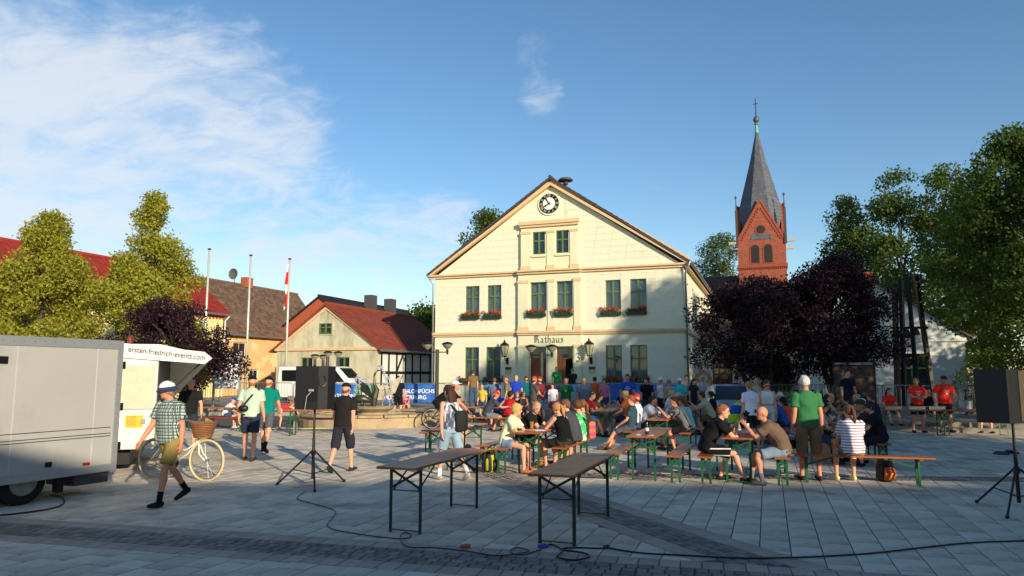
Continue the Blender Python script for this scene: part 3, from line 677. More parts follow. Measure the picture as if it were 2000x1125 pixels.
m_=MB(); k=len(R8); m_.add([(x*.99,y*.99,ze-.02) for x,y in R8]+[(0,0,29.6)],[(i,(i+1)%8,8) for i in range(8)]); m_.build('spire_core',SLATE,CH)
MB().lathe([(.2,29.2),(.22,29.4),(.09,30.2),(.28,30.25),(.28,30.32),(.08,30.4)],(0,0,0),12).build('spire_cap',COP,CH)
MB().ell((0,0,30.8),(.34,.34,.42),n=16,m=10).build('finial_ball',mat('finial_bronze',(88,92,78),.5,metal=.4),CH,smooth=True)
m_=MB().tube([(0,0,31.1),(0,0,33.4)],[.06,.03],6); m_.bar((-.28,0,32.7),(.28,0,32.7),.06); m_.build('cross',DMET,CH)
for x,y in ((-h-.02,-h-.02),(h+.02,-h-.02),(-h-.02,h+.02),(h+.02,h+.02)):
    m_=MB().b2(x-.13,x+.13,y-.13,y+.13,ze-.6,ze+3.4); m_.lathe([(.07,ze+3.4),(.04,ze+4.7),(.12,ze+4.8),(.12,ze+4.95),(.02,ze+5.05)],(x,y,0),8); m_.build('pinnacle',mat('pinnacle_slate',(70,58,56),.7),CH)
    m_=MB().box((x+(.45 if x>0 else -.45),y,ze-.3),(.9,.25,.25)); m_.build('waterspout',mat('sandstone',(190,170,130),.8),CH)
NV=mat('nave_tile',(84,72,64),.85,.25,2,isl=.3)
MB().b2(-16,-h-.01,-2.0,8,0,8.4).build('nave_wall',CB,CH)
roof_tiles('nave_roof',NV,CH,(-16.3,-2.6,8.0),(-h+.1,-2.6,8.0),(-h+.1,3,13.1),(-16.3,3,13.1),22,44); MB().add([(-16.3,-2.6,7.98),(-h,-2.6,7.98),(-h,3,13.08),(-16.3,3,13.08),(-16.3,8.6,7.98),(-h,8.6,7.98)],[(0,1,2,3),(3,2,5,4)]).build('nave_roof_deck',NV,CH)
# ================================================================ long house behind the viewer: its roof shades the foreground
sh=thing('long_row_house','long plastered row house behind the viewer shading the foreground','house',(10,-10,-.012),R(-1))
MB().b2(-17,26,-4,4,0,4.9).build('wall',DPL,sh)
MB().add([(-17.3,-4.4,4.7),(26.3,-4.4,4.7),(26.3,0,7.4),(-17.3,0,7.4),(-17.3,4.4,4.7),(26.3,4.4,4.7)],[(0,1,2,3),(3,2,5,4),(0,3,4),(1,5,2),(0,4,5,1)]).build('roof',TERR,sh)
# ================================================================ trees
def leafmat(name,col,tcol,isl=.35,tr=.35):
    if name in MC: return MC[name]
    m=bpy.data.materials.new(name); m.use_nodes=True; n=m.node_tree.nodes; l=m.node_tree.links
    b=n['Principled BSDF']; b.inputs['Roughness'].default_value=.55; b.inputs['Specular IOR Level'].default_value=.3
    g_=n.new('ShaderNodeNewGeometry'); k=n.new('ShaderNodeMapRange'); l.new(g_.outputs['Random Per Island'],k.inputs[0]); k.inputs[3].default_value=1-isl; k.inputs[4].default_value=1+isl
    x=n.new('ShaderNodeVectorMath'); x.operation='SCALE'; x.inputs[0].default_value=lin(col); l.new(k.outputs[0],x.inputs['Scale']); l.new(x.outputs[0],b.inputs['Base Color'])
    tr_=n.new('ShaderNodeBsdfTranslucent'); tr_.inputs[0].default_value=lin(tcol)+(1,); ms=n.new('ShaderNodeMixShader'); ms.inputs[0].default_value=tr
    l.new(b.outputs[0],ms.inputs[1]); l.new(tr_.outputs[0],ms.inputs[2]); l.new(ms.outputs[0],n['Material Output'].inputs[0]); MC[name]=m; return m
LIME=leafmat('lime_leaf',(150,147,52),(180,186,54)); PLUM=leafmat('plum_leaf',(50,29,37),(80,26,36),tr=.2); DGR=leafmat('dark_leaf',(76,96,40),(120,136,40)); 
BARK=mat('bark',(84,70,58),.95,.25,6,bump=.6,bscale=20)
def tree(name,label,base,h,z0,prof,ncl,clr,nleaf,lsize,lm,group,trunk_r=.16,stems=1,lean=0,seed=1,squash=.8):
    # prof: list of (fraction of crown height, radius); clumps of leaves fill the outline unevenly
    r_=np.random.default_rng(seed); global rng; keep=rng; rng=r_
    t=thing(name,label,'tree',base,0,group); fr_=[p[0] for p in prof]; ra=[p[1] for p in prof]
    cl=[]
    for i in range(ncl):
        u=r_.uniform(0,1)**.85; a_=r_.uniform(0,2*PI); rr=np.interp(u,fr_,ra); q=rr*math.sqrt(r_.uniform(.12,1))*r_.uniform(.76,1.04)
        cl.append((q*math.cos(a_),q*math.sin(a_),z0+(h-z0)*u,clr*r_.uniform(.35,1.35)*(.5+.5*min(1,rr/max(ra)*1.4))))
    cl=np.array(cl); wt=cl[:,3]**2; wt/=wt.sum(); idx=r_.choice(ncl,nleaf,p=wt); d=r_.normal(size=(nleaf,3)); d/=np.linalg.norm(d,axis=1,keepdims=True)
    rad=cl[idx,3:4]*r_.uniform(.25,1.0,size=(nleaf,1))**.5; c=cl[idx,:3]+d*rad*np.array([1,1,squash])+r_.normal(size=(nleaf,3))*lsize*.6
    npmesh('crown',*leafquads(c,lsize),lm,t)
    m_=MB(); tops=cl[np.argsort(cl[:,2])]
    for s_ in range(stems):
        a_=2*PI*s_/max(stems,1)+seed; off=.16*(stems>1); b0=Vector((off*math.cos(a_),off*math.sin(a_),0)); sp_=(.9 if stems>1 else .12)
        mid=Vector((sp_*math.cos(a_),sp_*math.sin(a_),z0+.2)); top=Vector((sp_*1.3*math.cos(a_)*(stems>1),sp_*1.3*math.sin(a_)*(stems>1),z0+(h-z0)*.75))
        m_.tube([b0,b0.lerp(mid,.5)+Vector((.03,.05,0)),mid,top],[trunk_r*1.15,trunk_r*.9,trunk_r*.75,trunk_r*.15],8)
        for i in range(0,ncl,max(1,ncl//14)):
            cc=Vector(cl[i,:3]); st=mid.lerp(top,min(.9,max(0,(cc.z-z0)/(h-z0)*.7)))
            m_.tube([st,st.lerp(cc,.5)+Vector((0,0,.1)),cc],[trunk_r*.36,trunk_r*.22,trunk_r*.07],5)
    m_.build('trunk',BARK,t,smooth=True); rng=keep; return t
def tz(y,x):   # ground height for a base
    return TZ
con=[(0,.95),(.15,1.0),(.35,.9),(.55,.66),(.75,.4),(.9,.2),(1,.06)]
def pr(s,p=con): return [(a_,b_*s) for a_,b_ in p]
q=at(75,700,33); tree('lime_tree','sunlit yellow-green lime tree above the grey trailer, leftmost','%s'and (q.x,q.y,TZ),8.9,1.2,pr(3.8),105,.85,42000,.16,LIME,'sunlit limes on the left',seed=3)
q=at(285,700,33); tree('lime_tree','taller sunlit lime tree behind the sales trailer awning','%s'and (q.x,q.y,TZ),9.7,1.2,pr(3.1),96,.78,38000,.16,LIME,'sunlit limes on the left',seed=5)
rnd=[(0,.55),(.2,.95),(.5,1.0),(.75,.8),(1,.3)]
q=at(335,700,27.5); tree('purple_plum_tree','small purple-leaved plum tree in front of the left lime trees','%s'and (q.x,q.y,0),4.5,1.4,pr(2.6,rnd),60,.6,22000,.12,PLUM,'purple plum trees',trunk_r=.1,seed=8)
q=at(1490,700,29.5); tree('purple_plum_tree','wide dark purple plum tree in front of the church tower','%s'and (q.x,q.y,.15),5.5,1.7,pr(2.75,rnd),90,.7,36000,.125,PLUM,'purple plum trees',trunk_r=.13,stems=3,seed=11)
q=at(1640,700,28.8); tree('purple_plum_tree','taller dark purple plum tree beside the bell frame','%s'and (q.x,q.y,.15),6.3,1.8,pr(2.45,rnd),88,.68,36000,.125,PLUM,'purple plum trees',trunk_r=.15,stems=3,seed=14)
q=at(2035,700,27.5); tree('lime_tree','tall dark green lime tree at the right edge over the loudspeaker','%s'and (q.x,q.y,TZ),11,2.1,pr(3.6,[(0,.75),(.15,1),(.4,1),(.7,.75),(1,.2)]),105,.95,50000,.17,DGR,None,trunk_r=.25,seed=17)
tall=[(0,.6),(.3,1),(.6,.9),(.85,.6),(1,.25)]
for px,top,Y,s_,lb,sd_ in ((1665,402,62,3.6,'tall open tree behind the purple trees, left of the high pair',21),(1750,352,58,3.8,'tallest open-crowned tree behind the white house',22),(1850,345,56,4.2,'tall tree between the white house and the right lime',23),(1402,470,92,5.2,'rounded dark tree left of the church tower',24),(958,428,66,3.0,'tree top showing behind the left slope of the town hall roof',25),(832,618,62,2.2,'dark tree between the cottage and the town hall',26),(1925,400,48,3.6,'green tree filling behind the right lime tree',27)):
    q=at(px,top,Y); tree('tall_tree',lb,(q.x,q.y,TZ),q.z,2.5,pr(s_,tall),60,1.25 if Y<80 else 1.6,15000,.3,DGR,'trees beyond the square',trunk_r=.3,seed=sd_)
for i,(x,y,h_,lb) in enumerate(((20,-4,11,'lime tree right of the viewer, farthest back'),(18.8,3.4,11,'lime tree right of the viewer beside the square'),(20.5,16.8,13.5,'lime tree right of the square shading the town hall corner'),(17.6,10.4,12.5,'lime tree right of the square in the middle of the row'),(26,23.5,12.5,'lime tree right of the square, before the white house'),(30,30,12,'lime tree right of the square, farthest along the row'))):
    tree('lime_tree',lb,(x,y,-.012),h_,2.2,pr(3.9,rnd),85,1.15,17000,.27,DGR,'limes along the right side',trunk_r=.22,seed=40+i)
q=at(1940,775,31); 
for i,(px,Y,w,lb) in enumerate(((1965,33,2.0,'sunlit hedge bush right of the white house'),(1925,35,1.6,'hedge bush at the white house corner'),(1515,41,1.2,'low shrub below the annex windows'))):
    q=at(px,745,Y); tree('bush',lb,(q.x,q.y,TZ),2.4 if i<2 else 1.3,.2,pr(w,rnd),22,.5,5000,.12,LIME if i<2 else DGR,'bushes along the houses',trunk_r=.05,seed=60+i)['category']='bush'
# ================================================================ beer tables and benches
WOOD=mat('varnished_wood',(176,96,48),.35,.14,3,bump=.08,bscale=25,objr=.12,coat=.2,extra=dirt((120,66,38),1.2,.5,.75,(8,1,1)))
WOODT=mat('worn_table_wood',(192,112,64),.45,.16,3,bump=.12,bscale=25,objr=.1,spec=.35,extra=chain(dirt((120,66,38),1.5,.42,.7,(26,1.2,1)),dirt((206,150,104),1.1,.55,.75)))
GST=mat('green_steel',(28,92,58),.45,.12,6,objr=.15); DGS=mat('dark_green_steel',(18,44,34),.45,.12,6)
def make_trestle(name,label,cat,w,h,wood,steel,brace):
    t=thing(name,label,cat); Lh=1.1
    top=MB()
    for i in range(1):
        n=1; bw_=w/n; x0=-w/2+i*bw_; MB().b2(x0+.0015,x0+bw_-.0015,-Lh,Lh,h-.027,h).build('table_top' if w>.3 else 'seat_board',wood,t,bevel=.004)
    for y in (-Lh+.2,Lh-.2,0): MB().b2(-w/2+.02,w/2-.02,y-.03,y+.03,h-.05,h-.0275).build('batten',wood,t)
    for y in (-Lh+.25,Lh-.25):
        s_=1 if y<0 else -1
        for x in (-w/2+.06,w/2-.06):
            m_=MB().b2(x-.019,x+.019,y-.0025,y+.0025,0,h-.05); m_.b2(x-.019,x-.0145,y+.0026,y+.036,0,h-.05); m_.build('leg',steel,t)
        m_=MB().bar((-w/2+.06,y,.03),(w/2-.06,y,.03),.02,.012) if w>.3 else MB().bar((-w/2+.06,y,.08),(w/2-.06,y,.08),.02,.012)
        m_.build('cross_bar',steel,t); MB().bar((-w/2+.06,y,h*.62),(w/2-.06,y,h*.62),.012,.012).build('cross_bar',steel,t)
        if brace:
            MB().bar((-w/2+.07,y-.008,h-.06),(w/2-.07,y-.008,h*.66),.028,.006,up=(0,1,0)).build('cross_brace',steel,t); MB().bar((w/2-.07,y+.008,h-.06),(-w/2+.07,y+.008,h*.66),.028,.006,up=(0,1,0)).build('cross_brace',steel,t)
        for x in (-w/2+.09,w/2-.09): MB().bar((x,y,h*.62),(x,y+s_*.42,h-.052),.022,.006,up=(1,0,0)).build('strut',steel,t)
    return t
P_T=make_trestle('beer_table','','table',.5,.765,WOODT,DGS,True); P_B=make_trestle('beer_bench','','bench',.25,.47,WOOD,GST,True)
P_TG=make_trestle('beer_table','','table',.5,.765,WOOD,GST,True); used=set()
def put(proto,p,rz,label,group):
    o=proto if proto.name not in used else copy_tree(proto); used.add(proto.name); o.location=p; o.rotation_euler=(0,0,rz); o['label']=label; o['group']=group; return o
TB,BB='beer tables on the square','beer benches on the square'
def along(px,py,d=.85): q=gp(px,py); return Vector((q.x+V.x*d,q.y+V.y*d,0))
put(P_T,along(791,1041),-ANG,'empty brown trestle table in front, the left of the two nearest',TB)
t2=put(P_T,along(1088,1064),-ANG,'empty worn trestle table in front, the right of the two nearest',TB)
put(P_TG,Vector((-1.12,14.75,0)),-ANG,'trestle table behind the woman in the tie-dye top',TB)
T4=along(1033,925); put(P_TG,T4,-ANG,'trestle table between the blonde woman and the ponytail woman',TB)
T5=along(1258,939); put(P_TG,T5,-ANG,'unoccupied green-legged trestle table with one bottle',TB)
T6=along(1444,944); put(P_TG,T6,-ANG,'trestle table between the striped-sleeve man and the bald man',TB)
T7=Vector((3.75,18.0,0)); put(P_TG,T7,-ANG,'trestle table with papers before the man in the grey striped jersey',TB)
T8=Vector((6.3,18.6,0)); put(P_TG,T8,-ANG,'trestle table behind the standing woman in white',TB)
T9=Vector((7.0,15.4,0)); put(P_TG,T9,-ANG,'trestle table full of bottles behind the striped woman',TB)
T10=Vector((-.9,23.6,0)); put(P_TG,T10,R(80),'far trestle table beside the man in the red and white cap',TB)
T11=gp(625,851); put(P_TG,T11,R(82),'red-topped trestle table in front of the fountain',TB)
T12=gp(425,842); put(P_TG,T12,R(85),'trestle table behind the bicycle basket',TB)
BF=[]
for i,(px,w_,lb) in enumerate(((1782,2.2,'left'),(1905,2.2,'right'))):
    q=gp(px,851); BF.append(q); put(P_TG,q,R(88),lb+' half of the food table before the red shirts',TB)
def bench_at(px,py,label,d=.85,rz=-ANG): p=along(px,py,d); put(P_B,p,rz,label,BB); return p
bench_at(838,882,'bench under the cyclist in the black jersey',.8); Bb=bench_at(980,925,'bench under the blonde woman in the pale yellow top'); Bp=bench_at(1098,922,'bench under the woman with the ponytail')
bench_at(1200,937,'empty bench left of the unoccupied table'); bench_at(1320,943,'empty bench right of the unoccupied table')
Bs=bench_at(1380,945,'bench under the man with striped sleeves'); Bd=bench_at(1530,949,'bench under the bald man',.85)
q0=gp(1570,942); q1=gp(1798,950); lbp=(q0+q1)/2; LR=math.atan2(q1.y-q0.y,q1.x-q0.x)-PI/2; put(P_B,lbp,LR,'sunlit bench set crosswise under the striped woman',BB)
for p,lb in ((T7+U*.62,'bench under the man in the grey striped jersey'),(T7-U*.68,'bench left of the table with papers'),(T8+U*.62,'bench right of the table behind the standing women'),(T8-U*.62,'bench left of the table behind the standing women'),(T9+U*.62,'bench beside the hugging couple'),(T9-U*.62,'bench left of the table full of bottles'),(Vector((-.45,14.95,0))+U*.25,'bench right of the table behind the tie-dye top')): put(P_B,p,-ANG,lb,BB)
for x,lb in ((-.7,'far bench under the man in the red and white cap'),): put(P_B,T10+Vector((.1,-.7,0)),R(80),lb,BB)
# red-slatted park benches by the fountain
REDW=mat('red_slat',(128,48,36),.55,.15,4,objr=.1); CONC=mat('concrete',(150,142,130),.9,.15,4,bump=.2)
def park_bench(p,rz,label):
    t=thing('park_bench',label,'bench',p,rz,'red park benches')
    for i in range(5): MB().b2(-.9,.9,-.22+i*.09,-.145+i*.09,.42,.46).build('slat',REDW,t)
    for x in (-.7,.7): MB().b2(x-.04,x+.04,-.2,.2,0,.419).build('leg',CONC,t)
park_bench(gp(622,846),R(8),'red slatted park bench under the speaker cabinet, by the fountain'); park_bench(gp(448,842),R(-10),'red slatted park bench where the child sits'); park_bench(gp(555,826),R(4),'red slatted park bench left of the fountain pool')
# ================================================================ loudspeakers on tripods
SPK=mat('speaker_black',(17,17,18),.6,.15,30,bump=.3,bscale=200); SPF=mat('speaker_felt',(84,72,58),.95,.2,30,bump=.3,bscale=200); GRY=mat('grey_plastic',(150,150,148),.5)
def loudspeaker(p,zb,w,h,dp,rz,label,back):
    t=thing('loudspeaker',label,'speaker',(p.x,p.y,zb),rz,'loudspeakers on stands')
    m_=MB().prismz([(-w/2,-dp/2),(w/2-.12,-dp/2),(w/2,-dp/2+.1),(w/2,dp/2),(-w/2,dp/2)],0,h); m_.build('cabinet',SPK,t,bevel=.008)
    if back:
        m_=MB().b2(-.04,.1,-dp/2-.012,-dp/2+.001,.2*h,.5*h); m_.build('connector_plate',BLK,t); MB().b2(-.02,.07,-dp/2-.02,-dp/2-.0125,.42*h,.47*h).build('socket',GRY,t)
        MB().tube([(.02,-dp/2-.02,.4*h),(-.03,-dp/2-.06,.3*h),(-.06,-dp/2-.05,0)],.008,6).build('plug_lead',GRY,t)
    m_=MB()
    for i in range(17):
        a_=2*PI*i/16; m_.v.append((w/2-.055+.0,0,0)) if 0 else None
    m_.tube([(w/2-.065+.04*math.cos(2*PI*i/14)*(1-.25*math.sin(2*PI*i/14)),-dp/2+.032+.033*math.cos(2*PI*i/14)*(1-.25*math.sin(2*PI*i/14)),h*.66+.09*math.sin(2*PI*i/14)) for i in range(14)],.012,6,closed=True); m_.build('handle',mat('handle_black',(40,40,42),.4),t)
    return t
def tripod(p,zt,spread,rz,label,collar=None):
    t=thing('speaker_stand',label,'speaker stand',(p.x,p.y,0),rz,'speaker stands')
    m_=MB().tube([(0,0,.12),(0,0,zt*.6)],.024,10); m_.tube([(0,0,zt*.55),(0,0,zt)],.018,10); m_.build('pole',BLK,t); MB().tube([(0,0,.5),(0,0,.58)],.04,10).build('collar',mat('stand_collar',(30,30,32),.4),t)
    for i in range(3):
        a_=2*PI*i/3+.5; c_,s__=math.cos(a_),math.sin(a_); l_=MB().tube([(.03*c_,.03*s__,.56),(spread*c_,spread*s__,.02)],.015,8).build('leg',BLK,t); MB().tube([(0,0,.2),(spread*.55*c_,spread*.55*s__,.26)],.009,6).build('brace',BLK,t)
        MB().ell((spread*c_,spread*s__,.025),(.028,.028,.025),n=8,m=4).build('rubber_foot',BLK,l_)
    MB().tube([(-.03,0,zt*.42),(.05,0,zt*.42)],.015,8).build('knob',BLK,t)
s1=gp(610,950); tripod(s1,1.3,.62,R(20),'black tripod stand under the left loudspeaker'); L1=loudspeaker(s1,1.24,.52,.70,.42,R(-8),'black loudspeaker on a tripod seen from behind, left',True)
s2=gp(1992,1000); tripod(s2,1.25,.66,R(75),'black tripod stand under the loudspeaker at the right edge'); 
l2=loudspeaker(s2+Vector((-.12,0,0)),1.17,.62,.70,.40,R(35),'black loudspeaker with felt back cut by the right edge',False)
MB().b2(.02,.29,-.212,-.2005,.02,.68).build('felt_back',SPF,l2); MB().b2(.14,.27,-.222,-.2125,.25,.5).build('connector_plate',GRY,l2)
# ================================================================ cables, hose, tape
def cable(name,label,cat,pts,r,m,z=.012):
    p=[gp(*q) for q in pts]; out=[]
    for i in range(len(p)-1):
        a_,b_,c_,d_=p[max(i-1,0)],p[i],p[i+1],p[min(i+2,len(p)-1)]
        for k in range(6):
            t_=k/6; out.append(.5*((2*b_)+(c_-a_)*t_+(2*a_-5*b_+4*c_-d_)*t_*t_+(3*b_-a_-3*c_+d_)*t_**3))
    out.append(p[-1]); q0=out[0].copy(); q0.z=0
    o=MB().tube([Vector((a_.x-q0.x,a_.y-q0.y,z)) for a_ in out],r,6).build(name,m,smooth=True,loc=q0); return tag(o,label,cat)
CBL=mat('cable_black',(20,21,24),.5); CBB=mat('cable_blue',(36,52,84),.5); YELH=mat('hose_yellow',(196,178,40),.5)
cable('cable','thin blue cable looping over the paving from the left speaker stand','cable',[(598,960),(580,975),(610,985),(655,1000),(640,1030),(700,1045),(780,1054),(804,1048),(790,1042),(782,1052),(796,1070),(850,1072),(920,1080),(965,1087),(1010,1084),(1034,1078),(1010,1072),(996,1080),(1020,1086),(1055,1076)],.007,CBB)
cable('cable','black power cable coiling behind the right front table','cable',[(1062,1070),(1080,1066),(1098,1078),(1088,1090),(1120,1096),(1150,1090),(1140,1082),(1095,1076),(1120,1072),(1180,1073),(1190,1068),(1182,1071),(1250,1082),(1340,1087),(1440,1092),(1560,1091),(1700,1083),(1800,1072),(1900,1062),(2010,1058)],.009,CBL)
cable('cable','black cable curling behind the trailer wheel','cable',[(-40,1012),(40,1004),(100,995),(124,985),(120,972),(100,968)],.012,CBL)
cable('hose','yellow hose lying across the square to the fountain','hose',[(225,885),(320,872),(400,858),(470,848),(520,842),(600,838),(700,836),(800,834)],.016,YELH)
RT=mat('barrier_tape',(220,60,50),.5,.05,3,extra=band(0,5,.5,(235,232,228)))
cable('barrier_tape','red and white tape on the ground beside the walking pair','tape',[(505,844),(530,840),(550,840),(565,837)],.02,RT)
for px,py,m_,lb in ((1060,1073,mat('plug_blue',(30,60,150),.4),'blue cable plug before the right front table'),(908,1073,mat('plug_orange',(170,80,50),.4),'orange cable joint between the front tables')):
    q=gp(px,py); o=MB().tube([(-.05,0,.03),(.02,.01,.03),(.06,.01,.03)],[.016,.024,.018],8).build('cable_plug',m_,loc=q); tag(o,lb,'plug')
# ================================================================ grey trailer and white sales trailer
SIL=mat('silver_panel',(176,174,168),.42,.05,.8,spec=.5,extra=dirt((152,149,143),.7,.5,.8)); SILT=mat('silver_trim',(176,178,180),.35,.05,3,metal=.5); TYR=mat('tyre_rubber',(26,26,27),.85,.1,20,bump=.2,bscale=60); RIM=mat('rim_grey',(150,146,138),.5,.15,8,metal=.4)
TE=at(232,800,11.4); TD=Vector((.39,.92,0)).normalized(); ta=-math.atan2(TD.x,TD.y)      # local +y runs along the side, away
gt=thing('cargo_trailer','silver grey box trailer cut by the left edge','trailer',(TE.x,TE.y,0),ta)
LN=6.0
MB().b2(-2.1,0,-LN,0,.36,2.32).build('box_body',SIL,gt,bevel=.02)
MB().b2(-2.12,.012,-LN,.012,2.2,2.335).build('roof_rail',SILT,gt); m_=MB().b2(-.05,.014,-.09,.014,.3,2.199); m_.build('corner_post',SILT,gt,bevel=.006); MB().b2(-2.1,.013,-LN,-.091,.33,.44).build('lower_rail',SILT,gt)
for y in (-.42,-1.62,-2.82,-4.0): MB().b2(.0005,.004,y-.008,y+.008,.441,2.199).build('panel_seam',mat('seam_light',(190,190,186),.5),gt)
for z in (.86,.9,.99): MB().b2(.0005,.0045,-LN,-.12,z,z+.012).build('pinstripe',mat('pinstripe_dark',(70,74,80),.5),gt)
for y,lb in ((-1.32,0),(-2.1,0)):
    w=thing('wheel','','',(-.12,y,.33)); del w['label']; del w['category']; w.parent=gt
    MB().tube([(-.2,0,0),(-.17,0,0),(-.02,0,0),(.0,0,0)],[.29,.33,.33,.28],28,axis=(0,0,1)).build('tyre',TYR,w,smooth=False)
    MB().tube([(-.05,0,0),(.004,0,0),(.006,0,0)],[.2,.2,.17],24,axis=(0,0,1)).build('rim',RIM,w); MB().tube([(.0,0,0),(.03,0,0)],[.07,.06],12,axis=(0,0,1)).build('hub',RIM,w)
m_=MB()
for y in (-1.32,-2.1): m_.tube([(-.1,y+.42*math.cos(R(a_)),.33+.42*math.sin(R(a_))) for a_ in range(10,171,16)],(.012),6)
m_.b2(-.4,-.06,-2.6,-.9,.345,.365); m_.build('mudguard',BLK,gt); MB().b2(-1.9,-.2,-5.8,-.3,.3,.36).build('chassis',DMET,gt); MB().b2(-.7,-.08,-.6,-.05,.16,.34).build('rear_skirt',mat('skirt_dark',(70,72,76),.6),gt); MB().b2(-.2,-.1,-.85,-.75,.1,.34).build('stand_leg',DMET,gt)
MB().b2(.0046,.02,-.55,-.44,.46,.5).build('side_marker',mat('red_reflector',(170,30,24),.3),gt); MB().b2(.0046,.018,-1.12,-1.03,.5,.57).build('latch',DMET,gt)
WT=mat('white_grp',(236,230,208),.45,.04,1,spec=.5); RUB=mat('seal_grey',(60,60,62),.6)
so0=at(232,800,13.5); st=thing('sales_trailer','white sales trailer with raised lettered flap behind the grey trailer','trailer',(so0.x-2.0*math.cos(R(22)),so0.y-2.0*math.sin(R(22)),0),R(22))
X1=2.62; MB().b2(0,X1,0,3.6,.42,2.38).build('body',WT,st,bevel=.02); MB().b2(.4,2.2,.3,3.2,.12,.419).build('chassis',DMET,st)
MB().b2(1.95,X1-.05,-.02,-.0005,1.2,1.98).build('hatch_opening',mat('hatch_shade',(206,196,166),.6),st); MB().b2(1.9,X1,-.035,-.021,1.16,1.21).build('sill',ZINC,st)
dr=MB().b2(1.95,X1-.12,-.02,-.0006,.5,1.12).build('door',WT,st,bevel=.006); MB().b2(X1-.24,X1-.16,-.06,-.0205,.9,.98).build('handle',GRY,dr)
yl=MB().b2(2.12,2.42,-.026,-.0205,.82,1.05).build('yellow_notice',mat('notice_yellow',(240,180,20),.5),dr)
m_=MB(); [m_.b2(2.14,2.14+random.uniform(.12,.24),-.028,-.0262,1.02-i*.03,1.027-i*.03) for i in range(6)]; m_.build('notice_print',mat('print_dark',(110,70,20),.6),yl)
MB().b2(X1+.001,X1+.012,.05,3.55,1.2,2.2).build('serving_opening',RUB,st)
FL=.86; zt,ze2=2.36,2.18
fl=MB().add([(X1,-.03,zt+.02),(X1+FL,-.03,ze2),(X1+FL,3.5,ze2),(X1,3.5,zt+.02)]+[(X1,-.03,zt-.03),(X1+FL,-.03,ze2-.04),(X1+FL,3.5,ze2-.04),(X1,3.5,zt-.03)],[(0,1,2,3),(4,7,6,5),(0,4,5,1),(1,5,6,2),(2,6,7,3),(3,7,4,0)]).build('flap',WT,st)
CLO=mat('white_tarpaulin',(238,234,220),.7,.04,3,bump=.15,bscale=8)
val=MB().add([(X1-.62,-.05,zt+.03),(X1+FL-.06,-.05,ze2+.06),(X1+FL+.08,-.05,ze2-.06),(X1+FL-.05,-.05,ze2-.17),(X1-.62,-.05,zt-.24)]+[(X1-.62,-.044,zt+.03),(X1+FL-.06,-.044,ze2+.06),(X1+FL+.08,-.044,ze2-.06),(X1+FL-.05,-.044,ze2-.17),(X1-.62,-.044,zt-.24)],[(0,1,2,3,4),(9,8,7,6,5),(0,5,6,1),(1,6,7,2),(2,7,8,3),(3,8,9,4),(4,9,5,0)]).build('valance',CLO,st)
text_mesh('lettering','ersten-friedrich-events.com',.15,BLK,st,(X1+FL-.05,-.053,ze2-.1),(PI/2,R(6.5),0),.001,'RIGHT',.8)
MB().add([(X1,3.4,zt-.04),(X1+FL-.02,3.4,ze2-.06),(X1,3.4,1.15)]+[(X1,3.41,zt-.04),(X1+FL-.02,3.41,ze2-.06),(X1,3.41,1.15)],[(0,1,2),(5,4,3),(0,3,4,1),(1,4,5,2)]).build('side_curtain',CLO,st)
MB().tube([(X1+.02,.3,1.3),(X1+.9,.3,2.2)],.014,6).build('gas_strut',DMET,st)
MB().lathe([(.05,0),(.05,.12),(.03,.16)],(X1-.5,-.0,2.38),10).build('marker_lamp',mat('lamp_red',(120,40,36),.3),st)
m_=MB()
for i in range(40): m_.ell((.0125,-.1-i*.145,2.267),(.006,.009,.009),n=6,m=3)
for i in range(12): m_.ell((.0145,-.045,.45+i*.15),(.005,.008,.008),n=6,m=3)
m_.build('rivet_row',mat('rivet_steel',(120,122,124),.4,metal=.6),gt,kind='stuff')
for z in (.7,1.3,1.95): MB().b2(-.02,.03,.0125,.05,z-.06,z+.06).build('hinge',DMET,gt)
MB().b2(.0046,.016,-1.95,-1.75,1.95,2.05).build('air_vent',DMET,gt); MB().b2(.0046,.012,-3.3,-2.9,.62,.72).build('reflector_strip',mat('amber_reflector',(220,130,30),.3),gt)
